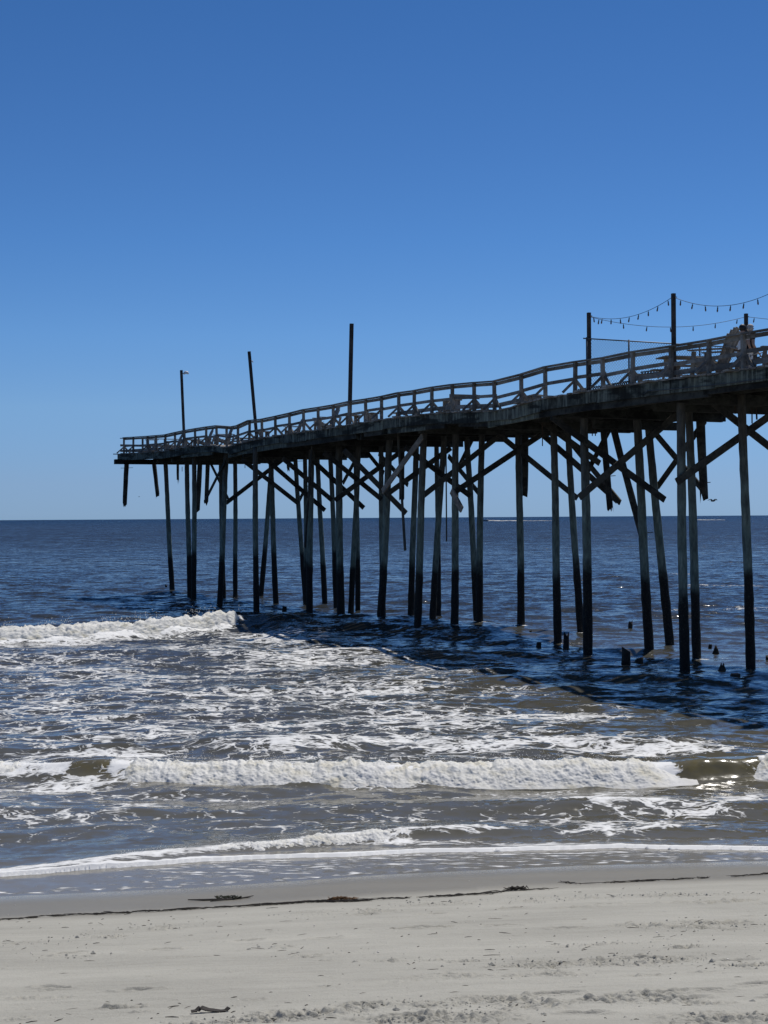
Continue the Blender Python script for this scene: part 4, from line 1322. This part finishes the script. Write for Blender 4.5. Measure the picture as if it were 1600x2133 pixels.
def slat_box(px, t, label, W=.6, H=.72, yaw=0.0, lid=True, tip=0.0):
    r = seat_frame(px, t, 'rubbish_bin', label, 'rubbish bin', 'wooden bins along the railing', True, yaw, tip)
    n = 5
    for sx, sy in ((1, 0), (-1, 0), (0, 1), (0, -1)):
        for k in range(n):
            o = (-.5 + (k + .5) / n) * W
            p = Vector((sx * W / 2 if sx else o, sy * W / 2 if sy else o, 0))
            lb('side_slat', p + Vector((0, 0, .04)), p + Vector((0, 0, H - .03)), .02 if sx else W / n - .02, W / n - .02 if sx else .02, r, up=(0, 1, 0))
    lb('base', (-W / 2 + .02, 0, .05), (W / 2 - .02, 0, .05), W - .04, .03, r)
    if lid:
        lb('lid', (-W / 2 - .05, 0, H), (W / 2 + .05, 0, H), W + .1, .045, r)
slat_box(774, .3, 'slatted wooden bin right of the side table', .42, .5, .5)
slat_box(942, .1, 'lidded wooden bin against the railing where the deck sags', .46, .52, .5)
slat_box(1112, .2, 'toppled wooden bin at the top of the sagging deck', .5, .42, .5, True, .12)

# --- the two people by the big chair
def skin_mesh(name, verts, edges, radii, root=0, sub=1):
    me = bpy.data.meshes.new(name)
    me.from_pydata(verts, edges, [])
    ob = bpy.data.objects.new(name + '_tmp', me)
    COL.objects.link(ob)
    md = ob.modifiers.new('skin', 'SKIN')
    ly = me.skin_vertices[0] if me.skin_vertices else None
    if ly is None:
        bm = bmesh.new(); bm.from_mesh(me); bm.verts.layers.skin.verify(); bm.to_mesh(me); bm.free()
        ly = me.skin_vertices[0]
    for i, rr in enumerate(radii):
        ly.data[i].radius = rr if hasattr(rr, '__len__') else (rr, rr)
        ly.data[i].use_root = (i == root)
    md2 = ob.modifiers.new('sub', 'SUBSURF'); md2.levels = sub; md2.render_levels = sub
    dg = bpy.context.evaluated_depsgraph_get()
    out = bpy.data.meshes.new_from_object(ob.evaluated_get(dg))
    bpy.data.objects.remove(ob)
    for p in out.polygons: p.use_smooth = True
    out.materials.clear()
    return out
def ellipsoid(c, r, nu=14, nv=10):
    V, Fq = [], []
    for j in range(nv + 1):
        ph = math.pi * j / nv
        for i in range(nu):
            th = 2 * math.pi * i / nu
            V.append((c[0] + r[0] * math.sin(ph) * math.cos(th), c[1] + r[1] * math.sin(ph) * math.sin(th), c[2] + r[2] * math.cos(ph)))
    for j in range(nv):
        for i in range(nu):
            Fq.append((j * nu + i, (j + 1) * nu + i, (j + 1) * nu + (i + 1) % nu, j * nu + (i + 1) % nu))
    return V, Fq
def person(px, t, label, shirt, trousers, hair, facing, elbow=.22):
    """Standing figure 1.70 m tall; local x is forward."""
    s = s_at(px, t)
    r = empty('person', st(s, t, deck_z(s) + .005), label, 'person', None, facing)
    v, e, ra = [], [], []
    def add(p, rad, link_to=None):
        v.append(p); ra.append(rad)
        if link_to is not None: e.append((link_to, len(v) - 1))
        return len(v) - 1
    pel = add((0, 0, .93), (.15, .12))
    wa = add((0, 0, 1.06), (.14, .11), pel)
    ch = add((0, 0, 1.26), (.16, .12), wa)
    nb_ = add((-.01, 0, 1.42), (.075, .07), ch)
    ne = add((.0, 0, 1.49), (.055, .055), nb_)
    hd = add((.025, 0, 1.57), (.085, .08), ne)
    ht = add((.025, 0, 1.645), (.07, .07), hd)
    add((.105, 0, 1.575), (.018, .018), hd)                          # nose
    for sy in (-1, 1):
        hip = add((0, sy * .095, .86), (.095, .09), pel)
        kn = add((.03, sy * .105, .49), (.06, .058), hip)
        an = add((-.01, sy * .11, .09), (.042, .04), kn)
        add((.13, sy * .125, .035), (.038, .03), an)
        sh = add((0, sy * .185, 1.37), (.062, .06), ch)
        el = add((-.03, sy * (.185 + elbow * .4), 1.10), (.043, .042), sh)
        wr = add((.12, sy * (.17 + elbow * .3), .90), (.028, .03), el)
        pm = add((.17, sy * (.165 + elbow * .3), .85), (.022, .038), wr)
        for k, (dy, L) in enumerate(((-.028, .07), (-.01, .08), (.01, .075), (.028, .06))):
            f1 = add((.20, sy * (.165 + elbow * .3) + dy, .815), .0095, pm)
            add((.21, sy * (.165 + elbow * .3) + dy, .815 - L * .6), .0085, f1)
        add((.19, sy * (.12 + elbow * .3), .85), .010, pm)
    body = skin_mesh('body', v, e, ra, 0, 2)
    link('body', body, M_SKIN, r)
    # face and ears
    m = MB()
    for sy in (-1, 1):
        m.add(*ellipsoid((.103, sy * .032, 1.592), (.010, .013, .009), 8, 6))
    m.build('eyes', M_HAIRBLACK, r, smooth=True)
    m = MB(); m.add(*ellipsoid((.100, 0, 1.532), (.010, .026, .007), 8, 6)); m.build('mouth', plain('lips_%s' % px, (.28, .10, .08)), r, smooth=True)
    V, Fq = ellipsoid((.008, 0, 1.615), (.112, .098, .112), 18, 12)
    V = [(x, y, z) if not (x > .055 and z < 1.63) else (.055, y * .95, z) for x, y, z in V]
    m = MB(); m.add(V, Fq); m.build('hair', hair, r, smooth=True)
    # clothes
    tv = [(0, 0, .88), (0, 0, 1.06), (0, 0, 1.26), (-.005, 0, 1.405), (0, .185, 1.38), (-.02, .185 + elbow * .2, 1.22), (0, -.185, 1.38), (-.02, -.185 - elbow * .2, 1.22)]
    te = [(0, 1), (1, 2), (2, 3), (2, 4), (4, 5), (2, 6), (6, 7)]
    link('shirt', skin_mesh('shirt', tv, te, [(.175, .145), (.16, .13), (.178, .14), (.09, .085), .08, .062, .08, .062], 0, 2), shirt, r)
    tv = [(0, 0, .93), (0, .095, .84), (.03, .105, .49), (-.005, .11, .11), (0, -.095, .84), (.03, -.105, .49), (-.005, -.11, .11)]
    te = [(0, 1), (1, 2), (2, 3), (0, 4), (4, 5), (5, 6)]
    link('trousers', skin_mesh('trousers', tv, te, [(.165, .14), .112, .08, .062, .112, .08, .062], 0, 2), trousers, r)
    return r
person(1549, 2.2, 'dark haired person in a white printed top, half hidden by the railing post', M_PRINT, M_GREYCLOTH, M_HAIRBLACK, 0.6)
person(1565, 2.4, 'grey haired person in a black top, light patterned trousers, standing by the big chair', M_BLACKCLOTH, M_PRINT, M_HAIRGREY, 0.2)

# --- stumps of lost pilings standing in the water: x, top y, water y, radius
STUMPS = [(1301, 1353, 1390, .13, 'split tall stump, tallest in the row under the pier'), (1329, 1370, 1384, .12, 'low ragged stump right beside the tall split stump'), (1311, 1293, 1311, .085, 'small pointed stump alone beyond the tall split stump'),
          (1177, 1319, 1352, .10, 'narrow upright stump close left of a thick piling'), (1120, 1337, 1348, .09, 'low flat stump left of the narrow upright one'), (1103, 1312, 1323, .05, 'tiny stump behind the low flat one, right of a piling'),
          (591, 1262, 1274, .11, 'square topped stump behind the curling breaker'), (1502, 1383, 1403, .13, 'pyramid shaped mussel covered stump near the rightmost piling'), (1529, 1402, 1416, .14, 'nearest flat topped stump, left of the rightmost piling'),
          (1489, 1345, 1361, .10, 'mussel covered stump awash between two right hand pilings'), (1477, 1342, 1349, .06, 'smallest stump awash between two right hand pilings'), (954, 1309, 1320, .09, 'crumbled stump touching the foot of a front piling'), (345, 1218, 1225, .07, 'tiny stump left of the farthest piling'), (1599, 1366, 1378, .10, 'stump at the right edge of the photograph')]
for i, (x, y0, y1, r_, lab) in enumerate(STUMPS):
    bx, by = on_water(x, y1)
    h = (y1 - y0) / F * by
    pyr = 'pyramid' in lab or 'mussel' in lab or 'crumbled' in lab
    pts = [(bx, by, -.8), (bx, by, 0), (bx + .01, by, h * .5), (bx + .015, by, h * .9)]
    rad = [r_ * 1.1, r_ * 1.05, r_ * (.75 if pyr else 1.0), r_ * (.3 if pyr else .95)]
    me = tube_mesh('piling_stump', [Vector(p) for p in pts], rad, 10, True, .10, 50 + i, True, ('end', h * (.10 if 'flat' in lab or 'square' in lab else .30)))
    o = link('piling_stump', me, M_STUMP)
    tag(o, lab, 'stump', 'stumps of lost pilings in the water')

# --- motorboat with its wake, far out
bx, by = on_water(1016, 1085.5)
by = 1500.0; bx = (1016 - 800) / F * by
boat = empty('motorboat', (bx, by, 0), 'small white motorboat speeding left along the horizon', 'boat')
boat.scale = (1.0, 1.0, 1.0)
hull = []
secs = [(-5.5, .15, .9), (-4.6, .7, 1.15), (-2.5, 1.15, 1.05), (1, 1.3, .95), (3.2, 1.25, .95)]
V, Fq = [], []
for (x, w, h) in secs:
    V += [(x, -w, h), (x, -w * .8, .25), (x, 0, -.25), (x, w * .8, .25), (x, w, h)]
for i in range(len(secs) - 1):
    for k in range(4):
        Fq.append((i * 5 + k, i * 5 + k + 1, (i + 1) * 5 + k + 1, (i + 1) * 5 + k))
    Fq.append((i * 5 + 4, i * 5, (i + 1) * 5, (i + 1) * 5 + 4))
Fq.append((20, 21, 22, 23, 24))
m = MB(); m.add(V, Fq); m.build('hull', plain('boat_hull', (.10, .11, .13), .4), boat)
m = MB(); m.bar((-1.5, 0, 1.3), (1.0, 0, 1.3), 1.5, .7); m.bar((-1.3, 0, 2.1), (1.0, 0, 2.1), 1.6, .10)
for x in (-1.2, .9):
    for y in (-.7, .7): m.bar((x, y, 1.6), (x, y, 2.1), .07, .07)
m.build('console', M_WHITE, boat)
m = MB(); m.bar((3.3, 0, .2), (3.3, 0, 1.3), .5, .6, (1, 0, 0)); m.build('outboard_motor', M_WIRE, boat)
def wake(x0, x1, y, label, n, hmax):
    m = MB()
    for k in range(n):
        f = random.random()
        px = x0 + (x1 - x0) * f ** 1.4
        X = (px - 800) / F * y
        w = random.uniform(1.5, 5.0); h = hmax * random.uniform(.4, 1) * (1 - .45 * f)
        yy = y + random.uniform(-14, 14)
        Vv, Ff = ellipsoid((X, yy, 0), (w, 1.2, h), 8, 6)
        m.add(Vv, Ff)
    tag(m.build('boat_wake', M_FOAM, None, smooth=True), label, 'wake', None, 'stuff')
wake(1018, 1075, 1500, 'white bow wave and wake behind the motorboat', 40, 1.25)
wake(1050, 1150, 1500, 'long thin wake trailing the motorboat', 26, .7)
wake(1455, 1512, 1400, 'white wake left by a boat that has passed', 14, .8)

# --- gull in flight
gp = at_y(1485, 1043.5, 47)
g_ = empty('gull', gp, 'dark gull in flight between the two right hand pilings', 'bird', None, .5)
g_.scale = (.5, .5, .5)
V, Fq = ellipsoid((0, 0, 0), (.17, .05, .05), 10, 8)
m = MB(); m.add(V, Fq); V, Fq = ellipsoid((.17, 0, .03), (.045, .035, .035), 8, 6); m.add(V, Fq)
m.add([(-.14, -.03, 0), (-.14, .03, 0), (-.27, .06, .0), (-.27, -.06, .0), (-.2, 0, .02)], [(0, 1, 4), (1, 2, 4), (2, 3, 4), (3, 0, 4), (0, 3, 2, 1)])
m.build('body', M_GULL, g_, smooth=True)
for sy in (-1, 1):
    m = MB()
    top = [(.07, sy * .04, .02), (-.07, sy * .04, .02), (.10, sy * .22, .13), (-.05, sy * .22, .12), (.0, sy * .44, .05), (-.07, sy * .43, .05)]
    m.add(top + [(x, y, z - .012) for x, y, z in top], [(0, 1, 3, 2), (2, 3, 5, 4), (6, 8, 9, 7), (8, 10, 11, 9), (0, 2, 8, 6), (2, 4, 10, 8), (1, 7, 9, 3), (3, 9, 11, 5), (4, 5, 11, 10)])
    m.build('wing', M_GULL, g_, smooth=True)
m = MB(); m.tube([(.21, 0, .03), (.26, 0, .02)], [.012, .004], 6); m.build('beak', M_RUST, g_)

# ================================================================== BEACH LITTER
def sandz(x, y):
    return float(sand_base(np.array(x), np.array(y)))
def strands(name, pts, n, spread, lmin, lmax, rad, mat, label, kind='stuff', cat='seaweed', lift=.012):
    """A drift of thin dry weed stems lying along a line on the sand."""
    m = MB()
    P = [Vector(on_sand(*p)) for p in pts]
    cum = [0]
    for a, b in zip(P[:-1], P[1:]): cum.append(cum[-1] + (b - a).length)
    for k in range(n):
        d = random.uniform(0, cum[-1])
        i = max(j for j in range(len(cum) - 1) if cum[j] <= d)
        f = (d - cum[i]) / max(1e-6, cum[i + 1] - cum[i])
        c = P[i].lerp(P[i + 1], f)
        dirv = (P[i + 1] - P[i]).normalized()
        ang = math.atan2(dirv.y, dirv.x) + random.gauss(0, .28)
        L = random.uniform(lmin, lmax)
        x, y = c.x + random.gauss(0, spread), c.y + random.gauss(0, spread * .8)
        q = []
        for u in (-.5, -.15, .2, .5):
            xx = x + L * u * math.cos(ang) + random.gauss(0, .012); yy = y + L * u * math.sin(ang) + random.gauss(0, .010)
            q.append(Vector((xx, yy, sandz(xx, yy) + lift * random.uniform(.3, 1.6))))
        r_ = rad * random.uniform(.6, 1.3)
        m.tube(q, [r_ * .5, r_, r_, r_ * .4], 4)
    return tag(m.build(name, mat, None, smooth=False), label, cat, None, kind)
strands('seaweed_wrack', [(-140, 1922), (0, 1917), (55, 1913), (75, 1911)], 22, .02, .1, .3, .004, M_WEED, 'thin black wrack line at the left edge of the sand')
strands('seaweed_wrack', [(55, 1912), (110, 1908), (160, 1905), (225, 1903), (300, 1899), (400, 1893)], 62, .032, .05, .30, .0042, M_WEED, 'black wrack line on the left of the beach')
strands('seaweed_wrack', [(390, 1894), (500, 1888)], 14, .02, .1, .3, .004, M_WEED, 'thin black weed joining the two darker wrack lines')
strands('seaweed_wrack', [(500, 1888), (540, 1885), (590, 1882), (640, 1879), (700, 1877), (756, 1876)], 88, .03, .05, .34, .0048, M_WEED, 'thick black wrack line ending at a brown clump')
strands('seaweed_wrack', [(790, 1873), (900, 1868), (950, 1865), (1000, 1862), (1060, 1856), (1130, 1852)], 62, .028, .05, .30, .0042, M_WEED, 'black wrack line across the middle of the beach')
strands('seaweed_wrack', [(1170, 1838), (1200, 1842), (1250, 1840), (1320, 1836), (1400, 1832), (1465, 1829)], 48, .025, .05, .30, .0040, M_WEED, 'black wrack line right of the middle, thinning to the right')
strands('seaweed_wrack', [(1530, 1826), (1600, 1820), (1720, 1812)], 26, .02, .08, .3, .0042, M_WEED, 'thin wrack line at the right edge of the sand')
strands('seaweed_clump', [(455, 1872), (485, 1873)], 24, .03, .05, .14, .0055, M_WEEDGREEN, 'small green seaweed clump on the wet sand above the wrack line', 'thing', 'seaweed', .028)
strands('driftwood_stick', [(420, 1875.5), (490, 1873)], 3, .006, .5, .6, .009, M_WEED, 'thin straight stick under the green seaweed clump', 'thing', 'stick')
strands('seaweed_clump', [(690, 1876), (722, 1875)], 40, .03, .04, .12, .006, M_WEEDBROWN, 'orange brown seaweed clump at the end of the thick wrack line', 'thing', 'seaweed', .028)
strands('seaweed_clump', [(1058, 1855), (1082, 1853)], 30, .03, .04, .14, .006, M_WEED, 'dark heap of weed in the middle wrack line', 'thing', 'seaweed', .028)
# loose clods of damp sand kicked up in the trodden patches
def clods():
    base = [(1, 0, 0), (-1, 0, 0), (0, 1, 0), (0, -1, 0), (0, 0, 1), (.6, .6, -.5), (-.6, .6, -.5), (.6, -.6, -.5), (-.6, -.6, -.5)]
    fc = [(4, 0, 2), (4, 2, 1), (4, 1, 3), (4, 3, 0), (0, 5, 2), (2, 5, 6), (2, 6, 1), (1, 6, 8), (1, 8, 3), (3, 8, 7), (3, 7, 0), (0, 7, 5)]
    m = MB()
    tot = sum(rx * ry * a for _, _, rx, ry, a in CHURN)
    for (x, y, rx, ry, a) in CHURN:
        for k in range(int(2600 * rx * ry * a / tot) + 12):
            px, py = random.gauss(x, rx * .62), random.gauss(y, ry * .62)
            r_ = 0.0036 * math.exp(random.gauss(0, .6)) * (0.7 + .5 * a)
            r_ = min(r_, .022)
            rot = random.uniform(0, 6.28); c, s_ = math.cos(rot), math.sin(rot)
            z = sandz(px, py) + r_ * .3
            vs = []
            for (u, v, w) in base:
                j = random.uniform(.65, 1.2)
                u, v, w = u * j * 1.35, v * j, w * j * .8
                vs.append((px + r_ * (u * c - v * s_), py + r_ * (u * s_ + v * c), z + r_ * w))
            m.add(vs, fc)
    for k in range(350):
        px, py = random.uniform(-100, 1700), 1870 + 265 * random.random()
        if py < 1935 - px * .058: continue
        x, y, z = on_sand(px, py)
        r_ = 0.0028 * math.exp(random.gauss(0, .5))
        m.add([(x + r_ * u * random.uniform(.7, 1.6), y + r_ * v * random.uniform(.7, 1.2), z + r_ * .2 + r_ * w * .8) for u, v, w in base], fc)
    tag(m.build('sand_clods', M_SAND), 'loose clods of sand in the trodden patches', 'sand clods', None, 'stuff')
clods()
# flat torn dark scrap in the foreground
x, y, z = on_sand(430, 2108)
m = MB()
pts = [(-.11, -.01), (-.075, .004), (-.055, .034), (-.01, .012), (.03, .006), (.065, -.004), (.10, .004), (.118, .03)]
for (a, b) in zip(pts[:-1], pts[1:]):
    m.bar((x + a[0], y + a[1] * .6, z + .010 + max(0, a[1]) * .5), (x + b[0], y + b[1] * .6, z + .010 + max(0, b[1]) * .5), .05 - .14 * abs(a[0] + .03), .006)
tag(m.build('bark_scrap', M_WEED), 'curled black scrap of bark lying alone on the lower left sand', 'bark')
# scattered stems and crumbs of weed, and shell chips
def litter():
    m, w = MB(), MB()
    for k in range(330):
        px, py = random.uniform(-150, 1750), 1850 + 290 * random.random() ** 1.25
        if py < 1915 - px * .055: continue
        x, y, z = on_sand(px, py)
        L = random.choice([.008, .012, .018, .03, .05]) * random.uniform(.6, 1.3)
        a = random.gauss(0, .5)
        p = Vector((x - L * math.cos(a), y - L * math.sin(a), z + .004)); q = Vector((x + L * math.cos(a), y + L * math.sin(a), z + .008))
        r_ = random.uniform(.0015, .0035)
        m.tube([p, (p + q) / 2 + Vector((0, .004, .001)), q], [r_ * .6, r_, r_ * .5], 4)
    for k in range(90):
        px, py = random.uniform(-100, 1700), 1830 + 280 * random.random()
        x, y, z = on_sand(px, py)
        r_ = random.uniform(.004, .011)
        w.add(*ellipsoid((x, y, z + .003), (r_, r_ * .8, r_ * .45), 6, 4))
    tag(m.build('weed_litter', M_WEED), 'dry weed stems and crumbs scattered over the sand', 'litter', None, 'stuff')
    tag(w.build('shell_chips', M_SHELL), 'white shell chips scattered over the sand', 'shells', None, 'stuff')
litter()
